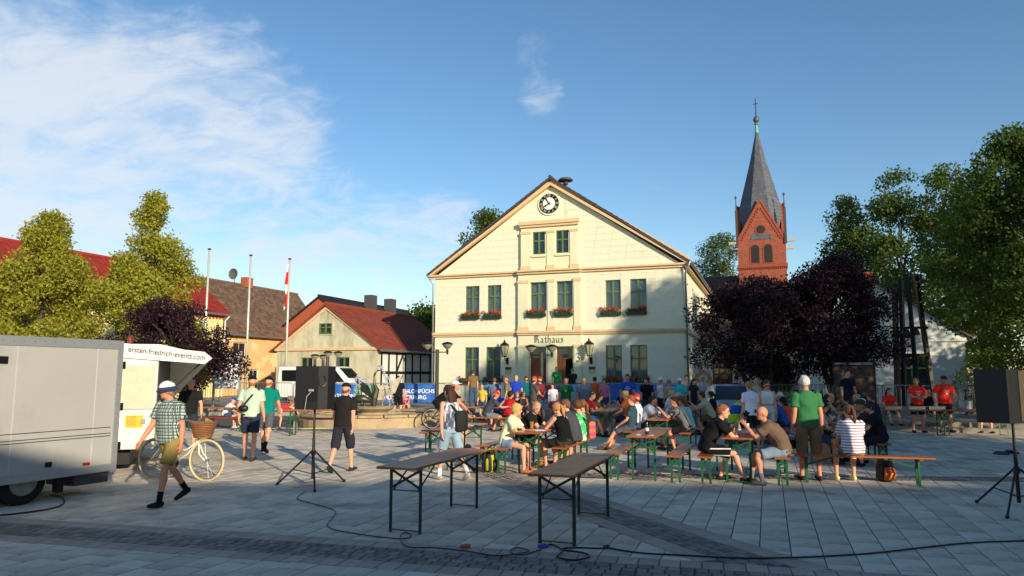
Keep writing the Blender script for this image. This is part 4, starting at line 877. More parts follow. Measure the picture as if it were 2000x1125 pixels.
# ================================================================ bicycles
def bicycle(p,rz,label,fm,tm,basket=False,saddle=BLK):
    t=thing('bicycle',label,'bicycle',p,rz,'bicycles')
    WB,r=1.08,.34
    for x,nm in ((0,'wheel'),(WB,'wheel')):
        w=MB().tube([(x+r*math.cos(2*PI*i/32),0,r+r*math.sin(2*PI*i/32)) for i in range(32)],.02,8,closed=True).build('wheel',tm,t,smooth=True)
        MB().tube([(x+(r-.03)*math.cos(2*PI*i/32),0,r+(r-.03)*math.sin(2*PI*i/32)) for i in range(32)],.01,6,closed=True).build('rim',ZINC,w)
        m_=MB()
        for i in range(18): a_=2*PI*i/18; m_.tube([(x,.015*(-1)**i,r),(x+(r-.03)*math.cos(a_),0,r+(r-.03)*math.sin(a_))],.0022,4)
        m_.tube([(x,-.04,r),(x,.04,r)],.022,8); m_.build('spokes',ZINC,w)
    bb=(.44,0,.28); st_=(.3,0,.72); hd=(.86,0,.82); hl=(.9,0,.66)
    m_=MB(); [m_.tube(q,.016,8) for q in ([bb,st_],[bb,(.7,0,.45),hl],[st_,(.6,0,.66),hd] if not basket else [(.36,0,.52),(.65,0,.5),hl],[(0,.04,r),st_],[(0,-.04,r),st_],[(0,.04,r),bb],[(0,-.04,r),bb],[(.82,0,.95),hl])]; m_.build('frame',fm,t,smooth=True)
    MB().tube([hl,(.96,.05,.45),(WB,.05,r)],.014,8).tube([hl,(.96,-.05,.45),(WB,-.05,r)],.014,8).build('fork',fm,t)
    MB().tube([(.66,.28,1.02),(.76,.22,1.04),(.82,0,.98),(.76,-.22,1.04),(.66,-.28,1.02)],.013,8).build('handlebar',ZINC,t)
    m_=MB().tube([st_,(.26,0,.88)],.013,8); m_.ell((.24,0,.91),(.14,.08,.035),n=12,m=6); m_.build('saddle',saddle,t,smooth=True)
    m_=MB().lathe([(.09,-.006),(.09,.006)],(0,0,0),20); m_.v=[(bb[0]+v[0],v[2]-.03,bb[2]+v[1]) for v in m_.v]; m_.tube([(.44,-.06,.28),(.52,-.06,.13)],.01,6); m_.b2(.47,.57,-.15,-.07,.12,.14); m_.build('crank',DMET,t)
    if basket:
        WK=mat('wicker',(150,100,60),.8,.25,10,bump=.6,bscale=80); m_=MB()
        for i in range(9): s_=.13+.008*i; m_.tube([(.98+s_*math.cos(2*PI*j/16)*1.05,s_*1.2*math.sin(2*PI*j/16),.74+.03*i) for j in range(16)],.012,5,closed=True)
        m_.lathe([(.13,.73),(.195,.98)],(.98,0,0),16); m_.build('basket',WK,t)
    return t
CRM=mat('cream_tyre',(222,196,150),.7,.08,6); WFR=mat('white_frame_paint',(232,226,205),.4,.04,5)
bicycle(gp(300,934),math.atan2(gp(385,934).y-gp(300,930).y,gp(385,934).x-gp(300,930).x),'white bicycle with cream tyres and wicker basket behind the hat man',WFR,CRM,True)
bicycle(gp(1272,836),R(172),'dark road bicycle standing left of the seated woman in teal',BLK,TYR); bicycle(at(845,800,24)*Vector((1,1,0)) if 0 else Vector((-2.7,24.5,0)),R(10),'black bicycle behind the cyclist, near the lamp post',BLK,TYR)
for i,(px,Y,lb) in enumerate(((1545,27.0,'parked bicycle behind the standing women'),(1580,27.3,'parked bicycle behind the green shirt'),(1885,27.2,'parked bicycle at the barrier behind the food table'),(1915,27.0,'parked bicycle right of the food table barrier'))):
    q=at(px,780,Y); bicycle(Vector((q.x,q.y,TZ)),R(15+i*20),lb,BLK,TYR)
# ================================================================ fountain
BRZ=mat('bronze',(74,70,56),.4,.2,6,metal=.55,bump=.2,bscale=20); SAND=mat('fountain_stone',(180,158,122),.85,.15,4,bump=.4,bscale=25,extra=dirt((120,100,76),2,.5,.75))
WAT=mat('pool_water',(60,76,80),.06,.05,2,spec=.8,bump=.25,bscale=12); DROP=mat('water_jet',(226,234,240),.08,.02,5,trans=.55)
FC=Vector((-5.15,27.0,0)); ft=thing('fountain','round stone fountain with bronze animals and arching water jets','fountain',FC)
m_=MB(); n=40; ro,ri=2.65,2.3
for rr,z in ((ro,-.012),(ro,.36),(ri,.36),(ri,.2)): m_.v+=[(rr*math.cos(2*PI*j/n),rr*math.sin(2*PI*j/n),z) for j in range(n)]
for i in range(3): m_.f+=[(i*n+j,i*n+(j+1)%n,(i+1)*n+(j+1)%n,(i+1)*n+j) for j in range(n)]
m_.build('pool_rim',SAND,ft)
for j in range(20):
    a_,b_=2*PI*j/20+.01,2*PI*(j+1)/20-.01; pl=[((ro+.1)*math.cos(a_),(ro+.1)*math.sin(a_)),((ro+.1)*math.cos(b_),(ro+.1)*math.sin(b_)),((ri-.06)*math.cos(b_),(ri-.06)*math.sin(b_)),((ri-.06)*math.cos(a_),(ri-.06)*math.sin(a_))]
    MB().prismz(pl,.361,.44).build('coping_stone',SAND,ft)
MB().lathe([(2.29,.2),(2.29,.26)],n=40).build('water',WAT,ft)
MB().lathe([(.55,.1),(.6,.3),(.5,.42),(.75,.56),(.8,.64),(.7,.66),(.3,.62)],n=24).build('bowl',SAND,ft,smooth=False)
def chainmesh(lst,n=8):
    m_=MB(); [m_.tube([Vector(p) for p,_ in L_],[r_ for _,r_ in L_],n) for L_ in lst]; return m_
bird=chainmesh([[((0,0,.62),.1),((.02,0,.95),.13),((.1,0,1.25),.1),((.02,0,1.45),.05),((.0,0,1.75),.035),((.06,0,1.95),.05),((.25,0,1.98),.012)]]); 
bird.add([(.05,.05,1.3),(.7,.35,1.55),(1.0,.45,1.75),(.75,.3,1.1),(.15,.05,.95),(.05,.02,1.32),(.7,.3,1.6),(1.0,.42,1.8),(.75,.26,1.12),(.15,.02,.93)],[(0,1,2,3,4),(9,8,7,6,5),(0,5,6,1),(1,6,7,2),(2,7,8,3),(3,8,9,4),(4,9,5,0)])
bird.add([(-.05,.05,1.25),(-.5,.3,1.5),(-.85,.35,1.72),(-.55,.25,1.2),(-.1,.05,.95),(-.05,.02,1.27),(-.5,.26,1.55),(-.85,.32,1.76),(-.55,.22,1.22),(-.1,.02,.93)],[(0,1,2,3,4),(9,8,7,6,5),(0,5,6,1),(1,6,7,2),(2,7,8,3),(3,8,9,4),(4,9,5,0)])
bird.build('bronze_bird',BRZ,ft)
an=chainmesh([[((-.75,-.2,.82),.06),((-.6,-.2,.9),.15),((-.35,-.2,.92),.16),((-.15,-.15,.85),.08),((0,-.1,.75),.04)]]+[[((-.62+dx,-.2+dy,.85),.05),((-.64+dx,-.2+dy,.62),.035)] for dx in (0,.25) for dy in (-.08,.08)]); an.build('bronze_animal',BRZ,ft,smooth=True)
def jet(p0,vx,vz,T,nm='water_jet',vy=0):
    m_=MB(); k=46
    for i in range(k):
        t_=T*i/k; q=Vector(p0)+Vector((vx*t_,vy*t_,vz*t_-4.9*t_*t_)); 
        for _ in range(3): d=.012+.02*i/k; m_.ell(q+Vector((random.gauss(0,d),random.gauss(0,d),random.gauss(0,d*1.5))),(.016,.016,.028),n=5,m=3)
    m_.build(nm,DROP,ft,kind='stuff')
jet((-.45,-.2,.7),-.25,4.6,1.05); jet((.05,-.1,1.9),.75,2.1,.82); jet((-.1,0,1.2),-.9,3.0,.8); jet((.3,.2,.7),.45,4.4,1.0,vy=-.2)
# ================================================================ barriers and banners
STL=mat('galvanised',(150,152,152),.45,.1,5,metal=.6)
def make_barrier():
    t=thing('crowd_barrier','','barrier'); m_=MB().tube([(-1.1,0,.1),(-1.1,0,1.0),(-1.02,0,1.1),(1.02,0,1.1),(1.1,0,1.0),(1.1,0,.1)],.019,6); m_.tube([(-1.1,0,.2),(1.1,0,.2)],.017,6); m_.build('frame',STL,t)
    for i in range(14): MB().tube([(-1.0+i*.154,0,.2),(-1.0+i*.154,0,1.09)],.008,5).build('bar',STL,t)
    for x in (-.8,.8): MB().bar((x,-.3,.012),(x,.3,.012),.05,.02).build('foot',STL,t)
    return t
P_BAR=make_barrier()
BL=mat('banner_blue',(36,98,176),.55,.08,1.5); BLL=mat('banner_sky',(120,165,205),.55,.25,1.2); BGR=mat('banner_green',(34,110,60),.55,.06,2); BWH=mat('banner_white',(235,238,240),.55)
def banner(p,rz,w,label,m,group='banners on the barriers'):
    t=thing('banner',label,'banner',p,rz,group); m_=MB(); k=14
    for i in range(k+1):
        x=-w/2+w*i/k; y=.015*math.sin(i*1.7); m_.v+=[(x,y-.03,.22),(x,y-.03,1.06),(x,y-.024,1.06),(x,y-.024,.22)]
    for i in range(k): m_.f+=[(4*i,4*i+4,4*i+5,4*i+1),(4*i+2,4*i+6,4*i+7,4*i+3),(4*i+1,4*i+5,4*i+6,4*i+2),(4*i,4*i+3,4*i+7,4*i+4)]
    m_.build('sheet',m,t); return t
nbar=[0]
def barrier_line(a,b,z,labels):
    n=len(labels); d=b-a
    for i,lb in enumerate(labels):
        q=a+d*((i+.5)/n); put(P_BAR,Vector((q.x,q.y,z)),math.atan2(d.y,d.x),lb,'crowd barriers')
barrier_line(at(655,770,34.5),at(850,770,33.6),TZ,['barrier behind the fountain, first from the left','barrier carrying the green and blue banner','barrier carrying the lettered blue banner','barrier left of the lamp post'])
barrier_line(at(850,770,34.5),at(1060,770,34.2),TZ,['barrier below the left town hall windows','barrier before the left wall lantern','barrier left of the door banner'])
barrier_line(at(1065,770,34.0),at(1345,770,32.8),TZ,['barrier below the doors','barrier behind the grey shirt','barrier with the picture banner','barrier at the right geranium boxes','barrier by the downpipe'])
barrier_line(at(400,770,36),at(660,770,35.5),TZ,['barrier below the notice board','barrier right of the notice board','barrier before the van rear'])
barrier_line(at(1520,770,29.2),at(1760,770,27.5),TZ,['barrier left of the dark info board','barrier under the purple trees','barrier before the info board','barrier left of the bell frame'])
barrier_line(at(1830,780,26),at(1985,780,25),TZ,['barrier behind the red shirts','barrier by the right lime tree'])
def pt_(px,Y): q=at(px,770,Y); return Vector((q.x,q.y,TZ))
b1=banner(pt_(690,34.2),R(-3),2.2,'blue and green event banner beside the white van',BL); MB().b2(.12,1.09,-.05,-.047,.23,1.05).build('green_panel',BGR,b1)
text_mesh('lettering','TRIATHLON',.26,BWH,b1,(.1,-.052,.42),(PI/2,0,0),.001,'RIGHT'); text_mesh('lettering','NORD',.13,BWH,b1,(-.35,-.052,.8),(PI/2,0,0),.001)
disc(.17,-.056,-.0505).build('swirl_emblem',BWH,b1,loc=(.62,0,.62)); disc(.09,-.06,-.0565).build('swirl_emblem',BGR,b1,loc=(.66,0,.6))
b3=banner(pt_(805,33.6),R(-3),2.5,'blue banner with white club lettering behind the fountain',BL); text_mesh('lettering','TRIATHLONFÜCHSE',.235,BWH,b3,(.1,-.052,.66),(PI/2,0,0),.001,sx=1.0); text_mesh('lettering','OSTERBURG',.25,BWH,b3,(-.02,-.052,.38),(PI/2,0,0),.001)
disc(.15,-.06,-.0505).build('emblem',BWH,b3,loc=(-1.05,0,.5)); m_=MB().prism([(-.04,-.1),(.06,-.1),(.02,.12)],-.064,-.0605); m_.build('emblem_mark',RED,b3,loc=(-1.05,0,.5))
b4=banner(pt_(1110,33.7),R(-8),2.6,'pale blue picture banner below the town hall doors',BLL); MB().b2(-1.1,-.8,-.055,-.05,.75,1.02).build('red_square',RED,b4); MB().b2(-.7,-.4,-.055,-.05,.75,1.0).build('magenta_square',mat('magenta',(200,80,140),.6),b4); MB().b2(-1.1,-.8,-.055,-.05,.4,.7).build('navy_square',mat('navy_print',(40,60,130),.6),b4)
b5=banner(pt_(1175,33.3),R(-8),1.5,'sky photo banner with cloud streaks right of the doors',BLL)
b6=banner(pt_(1215,33.0),R(-8),1.3,'blue banner with round red and white emblem',BL); disc(.2,-.06,-.05).build('emblem',BWH,b6,loc=(.25,0,.6)); MB().b2(.05,.45,-.066,-.061,.42,.5).build('emblem_mark',RED,b6)
b7=banner(pt_(1300,32.7),R(-8),3.2,'plain blue banner below the right ground floor windows',BL); text_mesh('lettering','E',.5,BWH,b7,(-.75,-.052,.42),(PI/2,0,0),.001)
# ================================================================ street furniture
def flagpole(px,py,Y,label,flag):
    q=at(px,py,Y); t=thing('flagpole',label,'flagpole',(q.x,q.y,TZ),0,'flagpoles'); h_=q.z-TZ; MB().tube([(0,0,0),(0,0,h_)],[.075,.05],12).build('pole',mat('aluminium',(206,204,190),.4,.05,3,metal=.3),t,smooth=True); MB().lathe([(.09,0),(.09,.06),(.03,.09)],(0,0,h_),12).build('cap',DMET,t)
    if flag:
        m_=MB(); k=22
        for i in range(k+1):
            z=h_-.15-2.3*i/k
            for j in range(5): w_=-.06-.035*j-.03*math.sin(i*.5+j); m_.v.append((w_,.07*math.sin(j*2.3+i*.35),z-.12*j))
        for i in range(k):
            for j in range(4): m_.f.append((i*5+j,i*5+j+1,(i+1)*5+j+1,(i+1)*5+j))
        o=m_.build('flag',mat('flag_red_white',(206,40,44),.8,.06,3,extra=band(2,.8,.42,(238,236,232),.15)),t,smooth=True); sm=o.modifiers.new('thick','SOLIDIFY'); sm.thickness=.01
flagpole(409,488,37.5,'bare aluminium flagpole before the yellow house, leftmost',0); flagpole(490,500,39,'bare aluminium flagpole in the middle of the three',0); flagpole(566,507,40.5,'flagpole with hanging red and white flag',1)
def lamp_head(m_,g_,c):
    m_.lathe([(.04,-.22),(.055,-.04),(.04,0)],c,10); m_.lathe([(.26,.22),(.265,.24),(.16,.3),(.03,.33)],c,16); g_.lathe([(.055,0),(.17,.11),(.24,.22)],c,16)
def street_lamp(p,h_,n,rz,label):
    t=thing('street_lamp',label,'street lamp',p,rz,'bowl street lamps'); m_=MB().tube([(0,0,0),(0,0,h_)],.085,12); m_.build('post',mat('lamp_post_grey',(70,70,68),.5,metal=.4),t)
    for x in ((-.45,.45) if n==2 else (0,)):
        m_,g_=MB(),MB(); lamp_head(m_,g_,(x,0,h_+.0))
        if n==2: m_.tube([(0,0,h_-.12),(x*.9,0,h_-.12),(x,0,h_-.1)],.025,6)
        m_.build('lamp_head',DMET,t); g_.build('globe',LG,t)
street_lamp(pt_(853,31.5)*Vector((1,1,1)),2.6,2,R(-8),'grey double-headed street lamp at the left corner of the town hall'); street_lamp(pt_(1058,30.5)*Vector((1,1,0)),2.75,2,R(-15),'black double-headed street lamp before the left door')
for px,Y,h_,lb in ((613,41.2,2.35,'far bowl lamp above the van, leftmost'),(629,42,2.35,'far bowl lamp above the van, second from left'),(638,38.9,2.45,'bowl lamp right behind the loudspeaker'),(658,39.2,2.45,'bowl lamp above the van windscreen')): street_lamp(pt_(px,Y),h_,1,0,lb)
ib=thing('info_board','dark framed picture board under the purple trees','board',pt_(1670,27),R(-12)); m_=MB(); 
for x in (-.7,.7): m_.b2(x-.04,x+.04,-.03,.03,0,2.0)
m_.build('post',BLK,ib); MB().b2(-.66,.66,-.025,.025,.45,1.85).build('panel',mat('dark_picture',(58,42,34),.5,.5,3,extra=dirt((104,74,56),2.5,.5,.6,(1,1,3))),ib); MB().b2(-.66,.66,-.03,.03,1.87,1.95).build('rail',GRY,ib)
nb_=thing('notice_board','white notice board on posts behind the walking pair','board',pt_(442,31),R(-5)); 
for x in (-.58,.58): MB().b2(x-.04,x+.04,-.04,.04,0,2.5).build('post',GRY,nb_)
MB().b2(-.53,.53,-.03,.03,.9,2.4).build('panel',WHT,nb_)
for i in range(4):
    for j in range(3): MB().b2(-.46+i*.24,-.28+i*.24,-.034,-.0305,1.05+j*.45,1.3+j*.45).build('sheet',mat('paper_grey',(205,208,206),.8) if (i,j)!=(3,2) else DMET,nb_)
# bell frame
bf=thing('bell_frame','dark steel bell tower of four leaning posts with bronze bells','bell frame',pt_(1785,30),R(-10))
for (x0,x1,h_,y) in ((-.75,-.55,4.9,-.3),(-.25,-.12,5.5,.4),(.1,.0,5.7,-.2),(.85,.42,5.65,.2)): MB().bar((x0,y,0),(x1,y*.7,h_),.2,.14).build('post',BLK,bf)
m_=MB(); m_.bar((-.7,0,3.45),(.7,0,3.45),.1); m_.build('cross_beam',BLK,bf); MB().bar((-.7,.1,2.3),(.75,.1,2.3),.12,.16).build('cross_beam',BLK,bf)
for x,z,r_ in ((-.55,3.4,.2),(-.15,3.4,.24),(.25,3.4,.17),(-.6,2.2,.2),(-.3,2.2,.2),(.05,2.2,.22),(.4,2.2,.2),(.62,2.2,.16)):
    MB().lathe([(r_,-r_*1.5),(r_*.85,-r_*1.3),(r_*.6,-r_*.6),(r_*.5,-r_*.1),(.03,0),(.03,.05)],(x,0,z),14).build('bell',BRZ,bf,smooth=True)
# wicker throne
wk=thing('wicker_chair','tall arched wicker beach chair at the town hall corner','chair',pt_(1374,35.5),R(-19)); WKM=mat('cane',(196,140,84),.7,.15,8)
m_=MB(); ar=[(-.42,0,0),(-.42,0,1.2),(-.33,0,1.5),(0,0,1.68),(.33,0,1.5),(.42,0,1.2),(.42,0,0)]; m_.tube(ar,.05,8); m_.tube([(p[0]*.8,p[1],p[2]*.94) for p in ar],.03,8); m_.build('arch_frame',WKM,wk)
m_=MB()
for i in range(7): m_.tube([(-.33+i*.11,0,.6),(.33-i*.02,0,1.5-abs(i-3)*.06)],.012,5); m_.tube([(.33-i*.11,0,.6),(-.33+i*.02,0,1.5-abs(i-3)*.06)],.012,5)
m_.build('lattice',WKM,wk,kind='stuff'); MB().b2(-.38,.38,-.5,0,.3,.42).build('seat',WKM,wk)
for x in (-.36,.36): MB().tube([(x,-.48,0),(x,-.48,.65),(x,0,.7)],.03,6).build('armrest',WKM,wk)
# ================================================================ vehicles
def wheelset(t,xs,ys,r,w):
    for x in xs:
        for y in ys:
            q=thing('wheel','','',(x,y,r)); del q['label']; del q['category']; q.parent=t; MB().tube([(0,-w/2,0),(0,-w/2+.02,0),(0,w/2-.02,0),(0,w/2,0)],[r*.9,r,r,r*.9],22).build('tyre',TYR,q); MB().tube([(0,-w/2-.006,0),(0,w/2+.006,0)],r*.62,16).build('rim',RIM,q)
def carbody(t,sections,m,name='body'):
    # sections along x: (x, half width low, half width top, z low, z waist, z top)
    mb=MB(); k=8
    for x,wl,wt,z0,zw,z1 in sections: mb.v+=[(x,-wl,z0),(x,-wl-.03,(z0+zw)/2),(x,-wl,zw),(x,-wt,z1-.03),(x,-wt+.1,z1),(x,wt-.1,z1),(x,wt,z1-.03),(x,wl,zw),(x,wl+.03,(z0+zw)/2),(x,wl,z0)]
    n=10
    for i in range(len(sections)-1):
        for j in range(n): j2=(j+1)%n; mb.f.append((i*n+j,i*n+j2,(i+1)*n+j2,(i+1)*n+j))
    mb.f.append(tuple(range(n))[::-1]); mb.f.append(tuple(range((len(sections)-1)*n,len(sections)*n))); return mb.build(name,m,t,smooth=False)
VW=mat('van_white',(235,235,230),.3,.02,1,coat=.4); VG=glass('vehicle_glass',(22,30,34),.05)
vq=at(635,770,39.6); vn=thing('van','white van parked behind the banners','van',(vq.x,vq.y,TZ),R(-14))
carbody(vn,[(-2.45,.88,.78,.35,1.0,1.85),(-2.35,.93,.84,.3,1.05,1.95),(.9,.93,.84,.3,1.05,1.95),(1.15,.93,.82,.3,1.05,1.88),(1.75,.93,.78,.3,1.05,1.3),(1.95,.92,.76,.3,1.0,1.14),(2.4,.88,.7,.32,.85,.98),(2.5,.8,.6,.4,.7,.8)],VW)
for x0,x1 in ((-2.1,-1.1),(-.95,.15)): MB().b2(x0,x1,-.945,-.9,1.15,1.75).build('side_window',VG,vn)
MB().prism([(.3,1.12),(1.6,1.12),(1.05,1.75),(.3,1.75)],-.945,-.89).build('door_window',VG,vn)
MB().add([(1.18,-.7,1.86),(1.18,.7,1.86),(1.74,.72,1.33),(1.74,-.72,1.33),(1.16,-.7,1.84),(1.16,.7,1.84),(1.72,.72,1.3),(1.72,-.72,1.3)],[(0,1,2,3),(7,6,5,4),(0,3,7,4),(1,5,6,2),(0,4,5,1),(3,2,6,7)]).build('windscreen',VG,vn)
wheelset(vn,(-1.5,1.5),(-.82,.82),.33,.22); MB().b2(2.3,2.52,-.8,-.55,.66,.82).build('headlight',GRY,vn); MB().b2(2.3,2.52,.55,.8,.66,.82).build('headlight',GRY,vn); MB().b2(1.0,1.15,-1.1,-.94,1.1,1.3).build('mirror',BLK,vn)
cq=at(1428,770,24.5); cr=thing('car','silver car with dark windscreen among the crowd','car',(cq.x,cq.y,-.012),R(-98)); SV=mat('car_silver',(176,182,188),.3,.03,1,metal=.5,coat=.5)
carbody(cr,[(-2.0,.72,.6,.4,.8,.95),(-1.9,.78,.62,.3,.9,1.0),(-1.3,.82,.6,.28,.95,1.42),(0,.84,.62,.28,.95,1.5),(.45,.84,.62,.28,.95,1.42),(1.05,.84,.68,.28,.9,1.0),(1.85,.78,.6,.3,.75,.82),(2.0,.7,.5,.4,.65,.7)],SV)
MB().add([(.47,-.56,1.44),(.47,.56,1.44),(1.04,.66,1.03),(1.04,-.66,1.03),(.45,-.56,1.4),(.45,.56,1.4),(1.02,.66,.98),(1.02,-.66,.98)],[(0,1,2,3),(7,6,5,4),(0,3,7,4),(1,5,6,2),(0,4,5,1),(3,2,6,7)]).build('windscreen',VG,cr)
wheelset(cr,(-1.25,1.3),(-.72,.72),.31,.2)
for y in (-.5,.5): MB().b2(1.8,2.0,y-.16,y+.16,.6,.72).build('headlight',GRY,cr)
# ================================================================ small things on and beside the tables
GLB=mat('bottle_brown',(52,28,12),.1,.1,4,trans=.3); LBL=mat('bottle_label',(210,214,220),.6); GLG=mat('bottle_clear',(190,200,170),.1,.05,4,trans=.6)
def bottle(p,label,m=GLB):
    t=thing('bottle',label,'bottle',p,0,'bottles on the tables'); MB().lathe([(.03,0),(.033,.02),(.033,.13),(.014,.19),(.013,.235),(.015,.24)],n=12).build('glass',m,t,smooth=True); MB().lathe([(.0336,.05),(.0336,.11)],n=12).build('paper_label',LBL,t)
def ontab(T,u_,v_): return Vector((T.x,T.y,.766))+U*u_+V*v_
bottle(ontab(T5,.02,-.55),'brown beer bottle on the unoccupied table'); bottle(ontab(T6,.02,-.6),'clear bottle on the table of the bald man',GLG)
bottle(ontab(Vector((-1.12,14.75,0)),-.1,-.2),'pale bottle on the table behind the tie-dye top',GLG)
for i,(u_,v_) in enumerate(((-.15,-.9),(-.05,-.8),(.05,-.95),(.12,-.7),(-.1,-.55),(.0,-.4))): bottle(ontab(T9,u_,v_),['clear bottle nearest left','brown bottle nearest middle','clear bottle nearest right','brown bottle on the right','clear bottle farther back on the left','brown bottle farthest back'][i]+' in the cluster behind the striped woman',GLB if i%2 else GLG)
for i,(u_,v_) in enumerate(((-.1,-.7),(.05,-.6),(.1,-.75))): bottle(ontab(T8,u_,v_),['left','middle','right'][i]+' brown bottle of three on the table behind the standing women')
PAP=mat('paper',(236,240,246),.8,.02,3)
def sheet(p,w,h_,rz,label,name='paper_sheet',m=PAP,th=.004):
    o=MB().b2(-w/2,w/2,-h_/2,h_/2,0,th).build(name,m,loc=p,rz=rz); return tag(o,label,'paper')
sheet(ontab(T6,.12,-.5),.21,.3,R(20),'white paper on the bald man\'s table'); sheet(ontab(T7,0,-.4),.3,.4,R(-20),'papers on the table before the grey striped jersey'); sheet(ontab(Vector((-1.12,14.75,0)),.1,.4),.3,.22,R(-30),'white leaflets on the table behind the tie-dye top'); sheet(ontab(T4,.1,-.55),.2,.28,R(10),'paper on the blonde woman\'s table')
sheet(ontab(t2.location,.05,.85),.34,.16,R(15),'pale board lying on the far end of the right front table',m=mat('pale_board',(196,190,150),.7)); sheet(ontab(T5,-.1,-.8),.08,.07,R(15),'crumpled napkin left on the unoccupied table'); sheet(ontab(T5,.13,-.82),.09,.07,R(50),'crumpled napkin right on the unoccupied table')
pq=gp(1322,944); o=MB().ell((0,0,.01),(.05,.03,.012),n=8,m=4).build('litter',mat('litter_blue',(150,190,205),.6),loc=pq); tag(o,'pale blue litter beside the empty bench leg','litter')
def backpack(p,rz,label,m1,m2,s=1):
    t=thing('backpack',label,'backpack',p,rz); mb=MB().tube([(0,0,0),(0,0,.05*s),(0,0,.25*s),(0,0,.4*s),(0,0,.46*s)],[(.1*s,.08*s),(.16*s,.12*s),(.16*s,.11*s),(.12*s,.09*s),(.04*s,.03*s)],12,axis=(1,0,0)); mb.build('bag',m1,t,smooth=True)
    MB().tube([(0,-.1*s,.04*s),(0,-.13*s,.15*s),(0,-.1*s,.24*s)],[(.1*s,.03*s),(.11*s,.05*s),(.09*s,.03*s)],10,axis=(1,0,0)).build('pocket',m2,t,smooth=True); MB().tube([(-.05*s,.1*s,.38*s),(-.06*s,.17*s,.25*s),(-.05*s,.11*s,.06*s)],.015*s,6).build('strap',m2,t)
bq=gp(957,922); backpack(bq,R(70),'yellow and black backpack leaning on the blonde woman\'s bench',mat('bag_yellow',(176,180,40),.7,.2,6,bump=.4,bscale=12,extra=band(0,7,.3,(26,26,28))),BLK,.95)
bq=gp(1730,940); backpack(bq,R(10),'black and orange backpack under the striped woman\'s bench',BLK,mat('bag_orange',(206,110,40),.7),1.0)
pan=mat('steel_pan',(170,172,172),.3,.1,6,metal=.8)
for i,(dx,k,lb) in enumerate(((-.6,0,'steel tray on the left food table'),(.1,0,'second steel tray on the left food table'),(.7,0,'steel tray at the right end of the left food table'))):
    o=MB().b2(-.25,.25,-.16,.16,.02,.09).b2(-.27,.27,-.18,.18,.091,.1).b2(-.2,.2,-.12,.12,0,.019).build('food_tray',pan,loc=BF[0]+Vector((dx,0,.766)),rz=R(3)); tag(o,lb,'tray')
o=MB().lathe([(.2,0),(.21,.02),(.21,.26),(.22,.27),(.19,.27),(.19,.1)],n=20).build('cooking_pot',pan,loc=BF[1]+Vector((-.25,0,.766)),smooth=False); tag(o,'large steel pot on the right food table','pot')
for px,py,m_,lb in ((1955,888,mat('shoe_blue',(50,70,110),.7),'blue clogs left on the paving at the right'),(1975,886,BLK,'black sandals left on the paving at the right')):
    q=gp(px,py); t=thing('shoes',lb,'shoes',q,R(80))
    for x in (-.07,.07): MB().tube([(x,-.13,.02),(x,-.05,.04),(x,.06,.04),(x,.13,.02)],[(.03,.02),(.04,.035),(.045,.035),(.025,.015)],8,axis=(1,0,0)).build('shoe',m_,t,smooth=True)

GLS=mat('beer_glass',(214,170,70),.08,.05,4,trans=.6); CUP=mat('paper_cup',(228,226,220),.7)
for i,(T,u_,v_,m_,lb) in enumerate(((T4,-.12,-.3,GLS,'glass of beer on the blonde woman\'s table'),(T4,.14,.1,CUP,'white cup on the blonde woman\'s table'),(T6,-.12,.1,GLS,'glass of beer on the bald man\'s table'),(T6,.13,.5,CUP,'white cup on the bald man\'s table'),(T7,.1,.3,GLS,'glass of beer beside the papers'),(T7,-.1,.0,CUP,'white cup beside the papers'),(T8,.1,-.1,GLS,'glass of beer on the back table'),(T9,.15,.2,GLS,'glass of beer beside the bottle cluster'),(T9,-.14,.4,CUP,'white cup beside the bottle cluster'),(T10,.1,.2,CUP,'white cup on the far table'))):
    o=MB().lathe([(.03,0),(.035,.01),(.042,.14),(.038,.14),(.034,.03)],n=14).build('drinking_glass',m_,loc=ontab(T,u_,v_),smooth=True); tag(o,lb,'cup','cups and glasses')
T13=Vector((3.0,22.0,0)); T14=Vector((5.6,22.6,0)); T15=Vector((9.0,19.5,0)); T16=Vector((8.2,23.4,0))
for T,lb in ((T13,'trestle table behind the reading woman'),(T14,'trestle table before the silver car'),(T15,'trestle table under the edge of the purple tree shade'),(T16,'trestle table right of the silver car')):
    put(P_TG,T,-ANG,lb,TB)
    for sg,nm in ((-1,'left'),(1,'right')): put(P_B,T+U*.62*sg,-ANG,nm+' bench of the '+lb,BB)
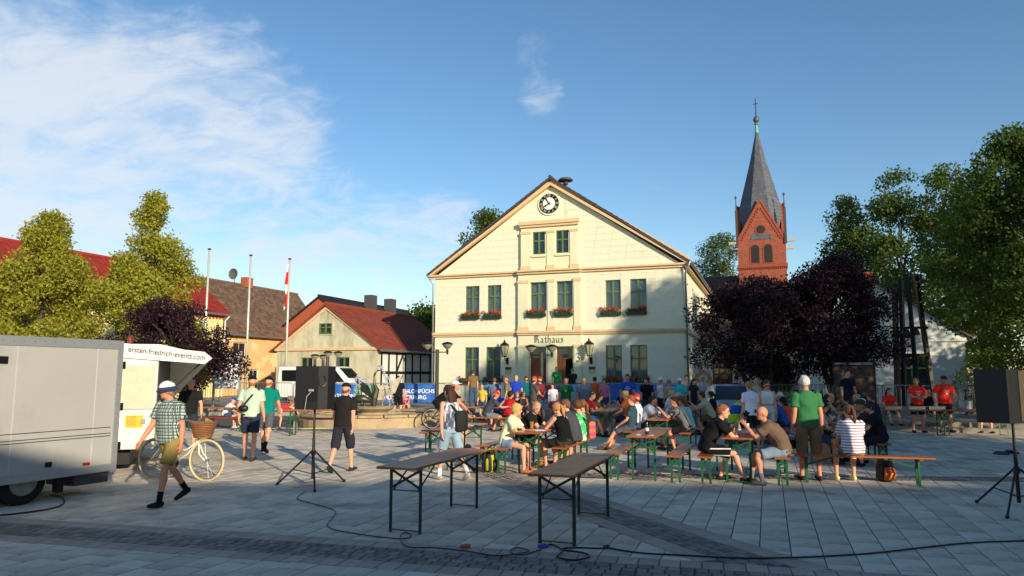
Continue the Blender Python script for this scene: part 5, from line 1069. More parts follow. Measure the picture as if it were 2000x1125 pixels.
# ================================================================ people
SKINS={'l':(224,164,132),'t':(206,142,110),'d':(176,116,88)}
def skinmat(k): return mat('skin_'+k,SKINS[k],.55,.07,9,bump=.05,bscale=60,spec=.35)
def cloth(c,name=None,extra=None,rough=.9): return mat(name or 'cloth_%d_%d_%d'%c,c,rough,.1,7,bump=.55,bscale=11,spec=.2,extra=extra)
def hairmat(c): return mat('hair_%d_%d_%d'%c,c,.6,.3,30,bump=.7,bscale=45,spec=.3)
RQ=[]      # remesh queue
def queue(o,vox,extra=None): 
    m=o.modifiers.new('r','REMESH'); m.mode='VOXEL'; m.voxel_size=vox; m.use_smooth_shade=True
    s_=o.modifiers.new('s','SMOOTH'); s_.factor=.5; s_.iterations=3; RQ.append((o,extra))
def flush():
    bpy.context.view_layer.update(); dg=bpy.context.evaluated_depsgraph_get(); done=[]
    for o,ex in RQ: done.append(bpy.data.meshes.new_from_object(o.evaluated_get(dg)))
    for (o,ex),me in zip(RQ,done):
        if ex and ex.v:
            bm=bmesh.new(); bm.from_mesh(me); vs=[bm.verts.new(v) for v in ex.v]
            for f in ex.f:
                try: fc=bm.faces.new([vs[i] for i in f]); fc.smooth=True
                except ValueError: pass
            bm.to_mesh(me); bm.free()
        if o.name.split('.')[0]!='body':
            nv=len(me.vertices); c_=np.empty(nv*3,dtype=np.float32); me.vertices.foreach_get('co',c_); c_=c_.reshape(-1,3); nr_=np.empty(nv*3,dtype=np.float32); me.vertices.foreach_get('normal',nr_); nr_=nr_.reshape(-1,3)
            ph=random.uniform(0,6); x,y,z=c_[:,0],c_[:,1],c_[:,2]
            w_=np.sin(23*x+9*z+ph+3*np.sin(7*z+ph))*.5+np.sin(31*y-13*z+ph*2+2.5*np.sin(11*x))*.5+np.sin(38*z+17*x*np.sin(ph)+4*np.sin(9*y+ph))*.55
            c_+=nr_*(w_*.0045+.002)[:,None]; me.vertices.foreach_set('co',c_.ravel()); me.update()
        o.modifiers.clear(); me.name=o.data.name; mats=list(o.data.materials); o.data=me
        if not len(me.materials):
            for q in mats: me.materials.append(q)
    RQ.clear()
def dv(f,a,sd): f,a=R(f),R(a); return Vector((sd*math.sin(a),math.cos(a)*math.sin(f),-math.cos(a)*math.cos(f)))
POSE={
 'stand':dict(lean=(2,4),legs=((3,4,-2),(-1,5,-4)),arms=((4,9,14,3),(0,9,12,4)),head=(0,-6)),
 'hips':dict(lean=(0,2),legs=((2,7,-2),(0,7,-3)),arms=((-8,34,10,-38),(-8,34,10,-38)),head=(0,0)),
 'cross':dict(lean=(0,4),legs=((2,6,-2),(0,6,-3)),arms=((22,10,75,-55),(22,10,70,-55)),head=(0,-5)),
 'walk':dict(lean=(4,6),legs=((20,2,8),(-16,2,-38)),arms=((-16,8,-2,2),(18,8,38,0)),head=(0,-6)),
 'walk2':dict(lean=(3,5),legs=((-14,2,-34),(18,2,6)),arms=((14,9,26,0),(-14,10,-2,3)),head=(0,-6)),
 'stroll':dict(lean=(3,5),legs=((12,2,2),(-9,2,-18)),arms=((-10,9,2,2),(8,9,18,2)),head=(0,-8)),
 'sit':dict(seat=.47,lean=(8,22),legs=((80,9,-4),(80,9,3)),arms=((38,9,92,-22),(36,9,92,-22)),head=(0,-14)),
 'sitelbow':dict(seat=.47,lean=(16,34),legs=((80,11,-8),(80,9,4)),arms=((52,8,140,-16),(46,10,92,-30)),head=(0,-6)),
 'situp':dict(seat=.47,lean=(2,8),legs=((80,8,0),(80,8,0)),arms=((22,9,58,-12),(22,9,58,-12)),head=(0,-4)),
 'sitback':dict(seat=.47,lean=(-12,-4),legs=((70,6,14),(76,6,34)),arms=((20,9,62,-14),(16,9,50,-14)),head=(0,-8)),
 'sitstep':dict(seat=.16,lean=(18,26),legs=((108,10,-10),(106,12,2)),arms=((45,10,72,-24),(45,10,70,-24)),head=(0,-4)),
 'squat':dict(lean=(42,58),legs=((78,14,-26),(66,14,-34)),arms=((44,8,40,-6),(40,8,52,-10)),head=(0,10)),
 'bend':dict(lean=(62,86),legs=((14,5,-8),(10,5,-8)),arms=((82,6,30,-8),(70,6,30,-8)),head=(0,10)),
 'handbag':dict(lean=(1,3),legs=((2,5,-2),(-2,5,-5)),arms=((2,13,8,7),(-4,10,4,5)),head=(0,-8)),
}
PRW=mat('print_white',(226,226,222),.7)
def person(label,pos,hd,pose='stand',h=1.75,sex='m',bulk=1.0,top=('tee',(90,90,90)),bot=('shorts',(60,60,70)),shoe=(40,40,44),sock=None,hair=('short',(70,48,32)),hat=None,skin='l',shades=False,vox=None,group='people on the square',over=None,zb=None,prt=None):
    P_=dict(POSE[pose]); 
    rj=random.Random(label); j=lambda a,b: tuple(x+rj.uniform(-b,b) for x in a)
    P_['arms']=tuple(j(a,6) for a in P_['arms']); P_['head']=(P_['head'][0]+rj.uniform(-22,22),P_['head'][1]+rj.uniform(-5,5)); P_['lean']=tuple(x+rj.uniform(-2,3) for x in P_['lean'])
    if over: P_.update(over)
    s=h/1.78; X=Vector((1,0,0)); fem=sex=='f'
    dist=Vector((pos[0],pos[1],0)).length; vox=vox or (.0105 if dist<14.5 else .013 if dist<19 else .018 if dist<27 else .022)
    l1,l2=P_['lean']; d1=Vector((0,math.sin(R(l1)),math.cos(R(l1)))); d2=Vector((0,math.sin(R(l2)),math.cos(R(l2))))
    p0=Vector((0,0,0)); p1=p0+d1*.16*s; p2=p1+d2*.2*s; p3=p2+d2*.165*s
    hips={sd:p0+X*sd*.088*s*(1.05 if fem else 1)-d1*.03*s for sd in(-1,1)}
    legs={}; 
    for sd,(f,a,fs) in zip((-1,1),P_['legs']):
        kn=hips[sd]+dv(f,a,sd)*.435*s; an_=kn+dv(fs,a*.3,sd)*.42*s; legs[sd]=(hips[sd],kn,an_,fs)
    if 'seat' in P_: z0=P_['seat']+.105*s*(1+.25*(bulk-1))
    else: z0=-min(l[2].z-(.075 if l[3]>-20 else .115)*s for l in legs.values())
    # seated: let the feet reach the ground by turning the shin
    O=Vector((0,0,z0))
    q=thing('person',label,'person',(pos[0],pos[1],(pos[2] if len(pos)>2 else 0) if zb is None else zb),R(hd),group)
    if 'seat' in P_:
        for sd in (-1,1):
            hp,kn,an_,fs=legs[sd]; need=z0+kn.z-.075*s; need=min(need,.42*s)
            sg=1 if fs>=0 else -1; hor=math.sqrt(max(0,(.42*s)**2-need**2)); fwd=hor if fs>=0 else -hor
            if need<.3*s: fwd=.15*s
            an2=kn+Vector((0,min(max(fwd,-.2),.26),-need)); legs[sd]=(hp,kn,an2,fs)
    sw=(.178 if not fem else .158)*s*(1+.25*(bulk-1)); shc=p2+d2*.075*s
    sh={sd:shc+X*sd*sw for sd in(-1,1)}
    # head frame
    yaw,pit=P_['head']; bd=d2.lerp(Vector((0,0,1)),.75).normalized(); hf=Vector((-math.sin(R(yaw))*math.cos(R(pit)),math.cos(R(yaw))*math.cos(R(pit)),math.sin(R(pit)))); hs=hf.cross(Vector((0,0,1))).normalized(); hu=hs.cross(hf)
    p4=p3+bd*.022*s; hc=p4+bd*.022*s+hu*.09*s+hf*.022*s; k=s*1.03
    B=MB(); G=MB(); SK=skinmat(skin); clad=top[0] not in ('none',)
    bf=.93 if clad else 1.0; wa=(.128 if fem else .146); bl=bulk
    tors=[(p0-d1*.11*s,.09,.085),(p0-d1*.02*s,.166 if fem else .16,.112),(p0+d1*.06*s,.16 if fem else .155,.11),(p1,wa*bl,.1*bl),(p1+d2*.1*s,(.14 if fem else .157)*(.5+.5*bl),.112*(.4+.6*bl)),(p2,(.15 if fem else .172)*(.6+.4*bl),(.122 if fem else .12)*(.7+.3*bl)),(p2+d2*.065*s,(.15 if fem else .17),.1),(p2+d2*.12*s,.115,.078),(p3,.062,.06)]
    B.tube([c for c,_,_ in tors],[(w*s*bf,d_*s*bf) for _,w,d_ in tors],14,axis=X)
    B.tube([p3-d2*.05*s,p3,p4,hc-hu*.05*k],[.062*s,.053*s,.05*s,.048*s],10)
    ax=(hs,hf,hu); E_=lambda c,r,n=12,m=8: B.ell(c,[x*k for x in r],ax,n,m)
    E_(hc+hu*.012*k,(.077,.096,.102)); E_(hc+hf*.03*k-hu*.055*k,(.056,.06,.062)); E_(hc+hf*.066*k-hu*.088*k,(.026,.024,.022)); E_(hc+hf*.094*k-hu*.02*k,(.014,.02,.024),8,6)
    for sd in(-1,1): E_(hc+hs*sd*.076*k-hf*.004*k-hu*.012*k,(.011,.02,.032),8,6)
    tr=(.082 if not fem else .088)*(.6+.4*bl)
    for sd in(-1,1):
        hp,kn,an_,fs=legs[sd]; m1=hp.lerp(kn,.45); c1=kn.lerp(an_,.28)-Vector((0,.012*s,0))
        B.tube([hp+Vector((0,0,.04*s)),hp,m1,kn,kn.lerp(an_,.08),c1,kn.lerp(an_,.7),an_],[tr*.8*s*bf,tr*s*bf,.072*s*bf,.053*s,.05*s,.055*s,.038*s,.034*s],10)
        tp=-30 if (fs<-25 and 'seat' not in P_) else 0; ft_=Vector((sd*.12,math.cos(R(tp)),math.sin(R(tp)))).normalized(); dn=Vector((0,math.sin(R(tp))*-1*0,-1)); legs[sd]+=(ft_,)
        hl=an_-ft_*.05*s+Vector((0,0,-.035*s)); B.tube([an_+Vector((0,0,.02*s)),an_+Vector((0,0,-.03*s))],.036*s,8); B.tube([hl-ft_*.01*s,hl+ft_*.05*s,hl+ft_*.14*s,hl+ft_*.215*s],[(.026*s,.024*s),(.034*s,.036*s),(.042*s,.026*s),(.026*s,.012*s)],10,axis=X)
    arms={}
    for sd,(fu,au,ff,fa) in zip((-1,1),P_['arms']):
        a0=sh[sd]; el=a0+dv(fu,au,sd)*.29*s; fd=dv(ff,fa,sd); wr=el+fd*.25*s; arms[sd]=(a0,el,wr,fd); ar=(.052 if not fem else .043)*(.7+.3*bl)
        B.tube([a0-dv(fu,au,sd)*.03*s-X*sd*.02*s,a0,a0.lerp(el,.4),el,el.lerp(wr,.25),el.lerp(wr,.75),wr],[ar*.8*s,ar*1.1*s,ar*s,.041*s*(1 if not fem else .9),.044*s*(1 if not fem else .88),.034*s*(1 if not fem else .9),.028*s],10)
        nrm=Vector((0,0,-1)) if abs(fd.y)>.6 else Vector((-sd,0,0))
        w_=nrm.cross(fd).normalized(); nrm=fd.cross(w_).normalized()*(1 if fd.cross(w_).dot(nrm)>0 else -1)
        B.tube([wr,wr+fd*.03*s,wr+fd*.085*s],[(.026*s,.019*s),(.036*s,.016*s),(.038*s,.013*s)],10,axis=w_)
        for i,(o_,ln) in enumerate(((-.028,.062),(-.0095,.075),(.0095,.08),(.028,.072))):
            b_=wr+fd*.078*s+w_*o_*s; c_=b_+(fd*.85+nrm*.35).normalized()*ln*.5*s; e_=c_+(fd*.55+nrm*.8).normalized()*ln*.5*s; G.tube([b_,c_,e_],[.0085*s,.0082*s,.0065*s],6)
        b_=wr+fd*.03*s+w_*.028*s; c_=b_+(fd*.7+w_*.6+nrm*.2).normalized()*.035*s; G.tube([b_,c_,c_+(fd*.9+nrm*.4).normalized()*.03*s],[.011*s,.0095*s,.007*s],6)
    for m_ in (B,G): m_.v=[(v[0],v[1],v[2]+z0) for v in m_.v]
    bo=B.build('body',SK,q,fix=False); queue(bo,vox,G)
    # ---- clothes
    tk,tcol=top[0],top[1]; TM=top[2] if len(top)>2 else cloth(tcol); g=.017*s
    if tk!='none':
        C_=MB(); hem=.02 if tk!='crop' else .2
        low=[(p0-d1*(.07 if tk in('tee','polo','long','dress') else .03)*s,.178 if fem else .172,.122*(.5+.5*bl)),(p0+d1*.04*s,(.168 if fem else .166)*(.5+.5*bl),.116*(.4+.6*bl))] if tk!='crop' else []
        up=[(p1,wa*bl+.008,.104*bl),(p1+d2*.1*s,(.142 if fem else .16)*(.5+.5*bl),.114*(.4+.6*bl)),(p2,(.152 if fem else .175)*(.6+.4*bl),(.124 if fem else .122)*(.7+.3*bl))]
        if tk in ('tank','crop','strap'): up+=[(p2+d2*.06*s,.14 if fem else .165,.1),(p2+d2*.115*s,.1,.07)]
        else: up+=[(p2+d2*.065*s,.154 if fem else .174,.102),(p2+d2*.122*s,.115,.08),(p3-d2*.004*s,.062,.062)]
        if tk=='dress': low=[(p0-d1*.3*s if 'seat' not in P_ else p0-d1*.06*s,.22,.17)]+low
        ls=low+up
        C_.tube([c for c,_,_ in ls],[(w*s+g,d_*s+g) for _,w,d_ in ls],16,axis=X)
        if tk in ('tee','polo','long'):
            fr_=.66 if tk!='long' else 1.0
            for sd in(-1,1):
                a0,el,wr,fd=arms[sd]; ar=(.052 if not fem else .043)*(.7+.3*bl); ud=(el-a0).normalized()
                pts=[a0-ud*.02*s-X*sd*.03*s,a0,a0.lerp(el,.35),a0.lerp(el,fr_)]; rr=[ar*.9*s+g,ar*1.15*s+g,ar*1.12*s+g,ar*1.12*s+g*1.35]
                if tk=='long': pts+=[el.lerp(wr,.5),el.lerp(wr,.92)]; rr+=[.042*s+g*.6,.036*s+g*.5]
                C_.tube(pts,rr,12)
        C_.v=[(v[0],v[1],v[2]+z0) for v in C_.v]; queue(C_.build({'tee':'shirt','polo':'shirt','long':'shirt','tank':'tank_top','crop':'crop_top','strap':'strap_top','dress':'dress'}[tk],TM,q,fix=False),vox*1.05)
        if tk=='strap':
            S_=MB()
            for sd in(-1,1): S_.tube([p2+d2*.1*s+X*sd*.07*s-Vector((0,.1*s,0)),sh[sd]-X*sd*.07*s+Vector((0,0,.055*s)),p2+d2*.09*s+X*sd*.08*s+Vector((0,.11*s,0))],.009,6)
            S_.v=[(v[0],v[1],v[2]+z0) for v in S_.v]; S_.build('straps',TM,q)
    bk,bcol=bot[0],bot[1]; BM=bot[2] if len(bot)>2 else cloth(bcol)
    if bk!='none' :
        C_=MB(); fr_={'shorts':.82,'hot':.42,'pants':1.0,'knee':1.0,'skirt':.6}[bk]
        hb=.172 if fem else .166
        C_.tube([p0-d1*.1*s,p0-d1*.02*s,p0+d1*.05*s,p0+d1*.1*s],[(.11*s+g,.1*s+g),(hb*s*(.6+.4*bl)+g*.9,.118*s*(.5+.5*bl)+g*.9),(.164*s*(.6+.4*bl)+g*.8,.112*s*(.5+.5*bl)+g*.8),(.15*s*(.5+.5*bl)+g*.5,.104*s*(.5+.5*bl)+g*.5)],14,axis=X)
        for sd in(-1,1):
            hp,kn,an_=legs[sd][:3]; pts=[hp+Vector((0,0,.03*s)),hp,hp.lerp(kn,.4),hp.lerp(kn,min(fr_,.96))]; rr=[tr*.85*s+g,tr*1.04*s+g,.079*s+g,(.07 if fr_>.6 else .08)*s+g*(1.3 if bk!='pants' else .6)]
            if bk in('pants','knee'): pts+=[kn.lerp(an_,.1),kn.lerp(an_,.5 if bk=='pants' else .12)]+([kn.lerp(an_,.97)] if bk=='pants' else []); rr+=[.058*s+g,.058*s+g*.8]+([.046*s+g*.7] if bk=='pants' else [])
            C_.tube(pts,rr,12)
        C_.v=[(v[0],v[1],v[2]+z0) for v in C_.v]; queue(C_.build({'shorts':'shorts','hot':'shorts','pants':'trousers','knee':'shorts','skirt':'skirt'}[bk],BM,q,fix=False),vox*1.05)
    for sd in(-1,1):
        hp,kn,an_,fs,ft_=legs[sd]; A_=an_+O
        if sock: MB().tube([kn.lerp(an_,.68)+O,an_+O,an_+O+Vector((0,0,-.03*s))],[.043*s,.04*s,.04*s],10).build('sock',cloth(sock),q,smooth=True)
        if shoe:
            hl=A_-ft_*.055*s+Vector((0,0,-.034*s)); m_=MB().tube([hl-ft_*.02*s,hl+ft_*.01*s,hl+ft_*.08*s,hl+ft_*.16*s,hl+ft_*.225*s,hl+ft_*.245*s],[(.02*s,.022*s),(.037*s,.042*s),(.043*s,.044*s),(.05*s,.034*s),(.04*s,.024*s),(.018*s,.012*s)],12,axis=X)
            lo=min(v[2] for v in m_.v); m_.build('shoe',cloth(shoe,rough=.6),q,smooth=True)
    # ---- hair, hat, face
    HC_=hc+O; hk,hcol=hair; hk='fringe' if hat and hk=='short' else hk; HM=hairmat(hcol)
    tl=(hu*.72-hf*.72).normalized(); tf=hs.cross(tl)*-1
    if hk in('short','long','pony','bob','bun'):
        z0_={'short':-.12,'long':-.25,'pony':-.14,'bob':-.42,'bun':-.14}[hk]; m_=MB(); gr=1.0 if hk!='bob' else 1.06
        m_.ell(HC_+hu*.01*k-hf*.004*k,[.084*k*gr,.107*k*gr,.11*k*gr],(hs,tl.cross(hs)*-1,tl),16,8,z0_)
        bk_=HC_-hf*.075*k
        if hk=='long': m_.tube([bk_+hu*.05*k,bk_-hu*.05*k-hf*.01,bk_-hu*.17*k-hf*.02,bk_-hu*.3*k-hf*.012],[(.07*k,.05*k),(.092*k,.05*k),(.1*k,.04*k),(.06*k,.018*k)],12,axis=hs)
        if hk=='pony': m_.ell(bk_+hu*.03*k-hf*.02*k,(.03*k,.03*k,.03*k),n=8,m=6); m_.tube([bk_+hu*.03*k-hf*.02*k,bk_-hu*.02*k-hf*.06*k,bk_-hu*.13*k-hf*.06*k,bk_-hu*.24*k-hf*.04*k],[.022*k,.034*k,.032*k,.008*k],8)
        if hk=='bun': m_.ell(bk_+hu*.06*k-hf*.02*k,(.045*k,.04*k,.042*k),n=10,m=7)
        m_.v=[tuple(Vector(v)+Vector((rj.gauss(0,.0045),rj.gauss(0,.0045),rj.gauss(0,.006)))) for v in m_.v]; m_.build('hair',HM,q,smooth=True)
    if hk=='fringe': MB().ell(HC_-hf*.012*k,[.08*k,.096*k,.1*k],(hs,tl.cross(hs)*-1,(hu*.95-hf*.3).normalized()),16,6,-.35,.15).build('hair',HM,q,smooth=True)
    if hat:
        ht,hcl=hat[0],hat[1]; HT=cloth(hcl) if len(hat)<3 else hat[2]; m_=MB()
        if ht in('cap','capback','visor'):
            sg=-1 if ht=='capback' else 1
            if ht!='visor': m_.ell(HC_+hu*.036*k-hf*.004*k,[.089*k,.106*k,.088*k],ax,18,7,.02)
            else: m_.ell(HC_+hu*.036*k,[.088*k,.104*k,.09*k],ax,18,3,.0,.45)
            m_.build('cap',HT,q,smooth=True); b_=MB(); n_=12
            rim=[HC_+hu*.04*k+hs*(.078*k*math.cos(a_))+hf*sg*(.1*k*math.sin(a_)) for a_ in [PI*i/n_ for i in range(n_+1)]]; out=[HC_+hu*.026*k+hs*(.08*k*math.cos(a_))+hf*sg*((.1+.075*math.sin(a_))*k*math.sin(a_)**.6+.0) for a_ in [PI*i/n_ for i in range(n_+1)]]
            b_.v=[tuple(v) for v in rim]+[tuple(v) for v in out]+[tuple(v-hu*.006) for v in rim]+[tuple(v-hu*.006) for v in out]; K=n_+1
            for i in range(n_): b_.f+=[(i,i+1,K+i+1,K+i),(2*K+i,3*K+i,3*K+i+1,2*K+i+1),(K+i,K+i+1,3*K+i+1,3*K+i)]
            b_.build('cap_brim',hat[3] if len(hat)>3 else HT,q)
        if ht in('bucket','hat'):
            m_.ell(HC_+hu*.04*k,[.092*k,.108*k,.092*k],ax,18,7,.0); m_.build('hat_crown',HT,q,smooth=True); b_=MB(); K=20; dr_=.05 if ht=='bucket' else .005; wd=.045 if ht=='bucket' else .065
            for rr,dz in ((0,.0),(wd,-dr_),(wd,-dr_-.006),(0,-.008)): b_.v+=[tuple(HC_+hu*(.046*k+dz)+hs*((.09*k+rr)*math.cos(2*PI*j/K))+hf*((.106*k+rr)*math.sin(2*PI*j/K))) for j in range(K)]
            for i in range(4): b_.f+=[(i*K+j,i*K+(j+1)%K,((i+1)%4)*K+(j+1)%K,((i+1)%4)*K+j) for j in range(K)]
            b_.build('hat_brim',hat[3] if len(hat)>3 else HT,q)
    if dist<30:
        EYE=mat('eye_dark',(40,28,24),.3); LIP=mat('lip',(150,80,70),.5)
        for sd in(-1,1):
            if not shades: MB().ell(HC_+hf*.083*k+hs*sd*.031*k+hu*.008*k,[.013*k,.008*k,.008*k],ax,8,5).build('eye',EYE,q)
            if not shades: MB().tube([HC_+hf*.09*k+hs*sd*.018*k+hu*.03*k,HC_+hf*.08*k+hs*sd*.048*k+hu*.028*k],.005*k,5).build('eyebrow',HM,q)
        MB().ell(HC_+hf*.088*k-hu*.062*k,[.022*k,.008*k,.006*k],ax,8,4).build('mouth',LIP,q)
        if shades:
            m_=MB(); SH_=mat('sunglass',(14,14,16),.12,.02,3,spec=.8)
            for sd in(-1,1): m_.ell(HC_+hf*.092*k+hs*sd*.034*k+hu*.008*k,[.03*k,.01*k,.022*k],ax,10,6); m_.tube([HC_+hf*.09*k+hs*sd*.06*k+hu*.014*k,HC_+hs*sd*.082*k+hu*.012*k],.004,5)
            m_.build('sunglasses',SH_,q)
    if prt:
        y_=(.122*(.7+.3*bl))*s+g+.004; bs=p2+O-d2*.03*s
        for i_,(w__,h__) in enumerate(prt): MB().box(bs+Vector((0,y_-.002*i_,-.05*i_)),(w__,.008,h__)).build('shirt_print',PRW,q)
    return dict(o=q,arms={sd:(arms[sd][2]+O,arms[sd][3]) for sd in arms},z0=z0,p2=p2+O,p0=p0+O,d2=d2,sh={sd:sh[sd]+O for sd in sh},s=s)
def world(pp,v): return pp['o'].matrix_basis@v if 0 else Matrix.Rotation(pp['o'].rotation_euler.z,3,'Z')@v+Vector(pp['o'].location)
# patterns
PLAID=cloth((205,214,196),'plaid_cloth',chain(band(0,22,.34,(96,118,120)),band(2,22,.34,(70,92,98)),band(0,22,.12,(34,48,58),.5),band(2,22,.12,(34,48,58),.5)))
STRP=cloth((240,232,236),'pink_stripe_cloth',band(2,22,.34,(150,110,130))); GSTR=cloth((120,122,124),'grey_stripe_cloth',band(0,14,.35,(36,38,42)))
TIE=cloth((74,82,108),'tie_dye_cloth',dirt((226,228,232),9,.47,.58,(1.6,1.6,.5))); JERS=cloth((24,24,27),'jersey_cloth',dirt((206,30,52),3.2,.56,.57,(1.6,.6,.3))); NEON=cloth((190,226,40),'neon_cloth',chain(band(2,2.2,.5,(40,80,190),.25),dirt((240,90,50),4,.62,.63)))
FLOR=cloth((176,60,84),'floral_cloth',dirt((232,200,196),14,.52,.58)); CHK=cloth((70,74,78),'check_cloth',chain(band(0,14,.2,(190,190,186)),band(2,14,.2,(190,190,186)))); GDR=cloth((60,190,110),'green_dress_cloth',dirt((220,240,220),16,.56,.6)); BLOU=cloth((236,234,170),'yellow_blouse_cloth',dirt((240,240,225),3,.45,.65)); CAPS=cloth((234,232,226),'pastel_hat_cloth',dirt((120,190,150),5,.56,.6)); LSTR=cloth((170,180,190),'thin_stripe_cloth',band(2,26,.3,(70,80,96)))
DEN=(112,138,168); HU=-109.5; HL=70.5
BLN=(206,168,104); BRH=(84,56,38); DKH=(40,30,26); GRH=(196,192,184)
def sp(B_,v_,u_=0): return Vector((B_.x,B_.y,0))+V*v_+U*u_
def G0(px,py): return gp(px,py)
def D(px,Y,z=0): q=at(px,760,Y); return Vector((q.x,q.y,z))
# --- foreground walkers
hm=person('man in plaid shirt, olive shorts and pastel bucket hat walking past the trailer',G0(326,985),152,'walk',1.78,bulk=1.38,top=('tee',(200,210,195),PLAID),bot=('shorts',(150,132,72)),shoe=(22,22,24),sock=(24,24,28),hair=('fringe',(150,130,110)),hat=('bucket',(230,230,225),CAPS,cloth((46,62,92))),skin='t',shades=True,over=dict(head=(-38,-8)))
mm=person('man in mint shirt and navy shorts with black sling bag, seen from behind',G0(486,900),8,'stroll',1.84,top=('tee',(186,206,182)),bot=('shorts',(44,50,72)),shoe=(60,56,52),hair=('short',(150,96,60)),hat=('cap',(26,26,28)),over=dict(head=(25,-4)))
person('man in teal shirt and black cap beside the mint shirt, seen from behind',G0(517,884),2,'walk',1.84,top=('tee',(0,128,112)),bot=('shorts',(88,90,98)),shoe=(22,22,24),sock=(22,22,24),hair=('short',(150,96,60)),hat=('cap',(26,26,28)))
person('man in black shirt and black cap walking away right of the loudspeaker',G0(668,922),-12,'walk2',1.72,top=('tee',(38,34,32)),bot=('knee',(44,44,54)),shoe=(50,50,54),hair=('short',(120,76,48)),hat=('cap',(34,34,32)))
tw_=person('woman with long brown hair in tie-dye top and denim shorts',G0(880,938),38,'walk',1.70,sex='f',top=('tank',(90,96,116),TIE),bot=('shorts',(146,172,188)),shoe=(176,170,150),sock=(230,230,226),hair=('long',(74,46,34)),over=dict(head=(10,-4)))
gm=person('grey-haired man in green shirt and khaki shorts standing with a bag',G0(1583,938),2,'handbag',1.84,top=('tee',(58,120,74)),bot=('knee',(132,108,76)),shoe=(50,46,44),hair=('short',(212,208,198)),skin='t')
person('person in black shirt standing behind the hat man',G0(366,880),-150,'stand',1.74,top=('tee',(30,30,32)),bot=('shorts',(50,52,60)),hair=('short',(206,176,130)))
# --- table groups in front
person('cyclist in black and red jersey and white cap crouching on a bench',sp(along(838,882,.8),-.35),-75,'squat',1.74,top=('tee',(24,24,27),JERS),bot=('knee',(22,22,24)),shoe=None,hair=('short',DKH),hat=('cap',(238,234,228)),zb=.47,skin='t')
person('person in white shirt sitting beside the crouching cyclist',sp(along(838,882,.8),.35),HU,'sit',1.72,top=('tee',(232,228,224)),bot=('shorts',(70,70,78)),hair=('short',DKH))
person('blonde woman in pale yellow blouse and denim shorts sitting with the yellow backpack',sp(Bb,-.6),HU,'sit',1.68,sex='f',bulk=1.1,top=('tee',(236,234,170),BLOU),bot=('hot',DEN),shoe=(186,120,80),hair=('bob',(214,176,104)))
person('fair-haired man in black shirt leaning on the blonde woman\'s table',sp(Bb,.35),HU,'sitelbow',1.78,bulk=1.15,top=('tee',(34,30,30)),bot=('shorts',(50,40,38)),shoe=(180,110,50),hair=('short',(206,150,92)),over=dict(head=(-40,-22)))
person('woman with blonde ponytail in black strap top, seen from behind',sp(Bp,-.65),HL-30,'sit',1.70,sex='f',top=('strap',(20,20,22)),bot=('shorts',(54,50,48)),shoe=(60,50,44),hair=('pony',(190,140,84)))
person('heavy person in slate grey shirt beside the ponytail woman',sp(Bp,-.1,.05),HL-10,'sit',1.76,bulk=1.25,top=('tee',(70,72,80)),bot=('shorts',(30,32,40)),hair=('short',(120,84,56)))
gd=person('woman with curly hair in green patterned dress with a bright bag',sp(Bp,.4,.05),HL-25,'situp',1.68,sex='f',top=('tank',(60,190,110),GDR),bot=('shorts',(220,220,214)),hair=('bob',(100,60,40)))
person('woman in dark brown top at the far end of the ponytail bench',sp(Bp,.88,.05),HL-20,'situp',1.66,sex='f',top=('tank',(60,48,42)),bot=('shorts',(60,60,66)),hair=('pony',(120,84,54)))
person('man in black shirt with white shoulder stripes sitting on the short bench',sp(Bs,-.55),HU+18,'sitelbow',1.82,bulk=1.12,top=('tee',(24,23,25)),bot=('shorts',(24,24,27),cloth((24,24,27),'striped_shorts_cloth',band(2,9,.16,(230,230,226)))),shoe=(34,34,36),hair=('short',(150,96,64)))
person('bald man in brown shirt and denim shorts facing left',sp(Bd,-.75,.0),HL+4,'sitelbow',1.76,bulk=1.4,top=('tee',(112,90,74)),bot=('shorts',(128,148,164)),shoe=(86,90,94),sock=(110,114,118),hair=('none',(90,70,60)),skin='t')
wx=lbp+(q1-q0).normalized()*((1672-1570)/(1798-1570)-.5)*(q1-q0).length
person('woman in pink-striped shirt sitting on the crosswise bench, back turned',wx,-4,'situp',1.68,sex='f',bulk=1.25,top=('tee',(240,232,236),STRP),bot=('hot',(140,128,116)),shoe=(222,220,150),hair=('pony',(104,66,44)))
person('woman in black shirt with red sunglasses, hugged at the bottle table',sp(T9+U*.62,-.75),HL,'sit',1.68,sex='f',bulk=1.1,top=('tee',(30,30,36)),bot=('shorts',(34,36,44)),hair=('bob',(60,44,40)),shades=True)
person('man in brown hat and glasses at the bottle table',sp(T9+U*.62,-.15),HL,'sitelbow',1.78,top=('tee',(90,56,50)),bot=('shorts',(60,60,66)),hair=('short',(120,110,100)),hat=('hat',(76,66,54)))
person('person in white cap and white shirt at the bottle table',sp(T9+U*.62,.4),HL,'sit',1.72,top=('tee',(226,230,234)),bot=('shorts',(90,92,100)),hair=('short',DKH),hat=('cap',(236,238,238)))
person('dark-haired woman in profile beyond the white cap',sp(T9+U*.62,.9),HL,'sit',1.66,sex='f',top=('tank',(50,54,70)),bot=('shorts',(50,50,60)),hair=('bun',DKH),skin='t')
person('woman in thin-striped top with long dark hair left of the bottles',sp(T9-U*.62,-.7),HU,'sit',1.66,sex='f',top=('tee',(170,180,190),LSTR),bot=('shorts',(60,66,90)),hair=('long',DKH),skin='t')
person('man in dark tank top at the bottle table, left side',sp(T9-U*.62,0),HU,'sitelbow',1.78,top=('tank',(40,48,62)),bot=('shorts',(50,50,58)),hair=('short',DKH),skin='t')
person('man with red face behind the tank top at the bottle table',sp(T9-U*.62,.7),HU,'sit',1.76,top=('tee',(60,60,66)),bot=('shorts',(50,50,58)),hair=('short',BRH),skin='t')
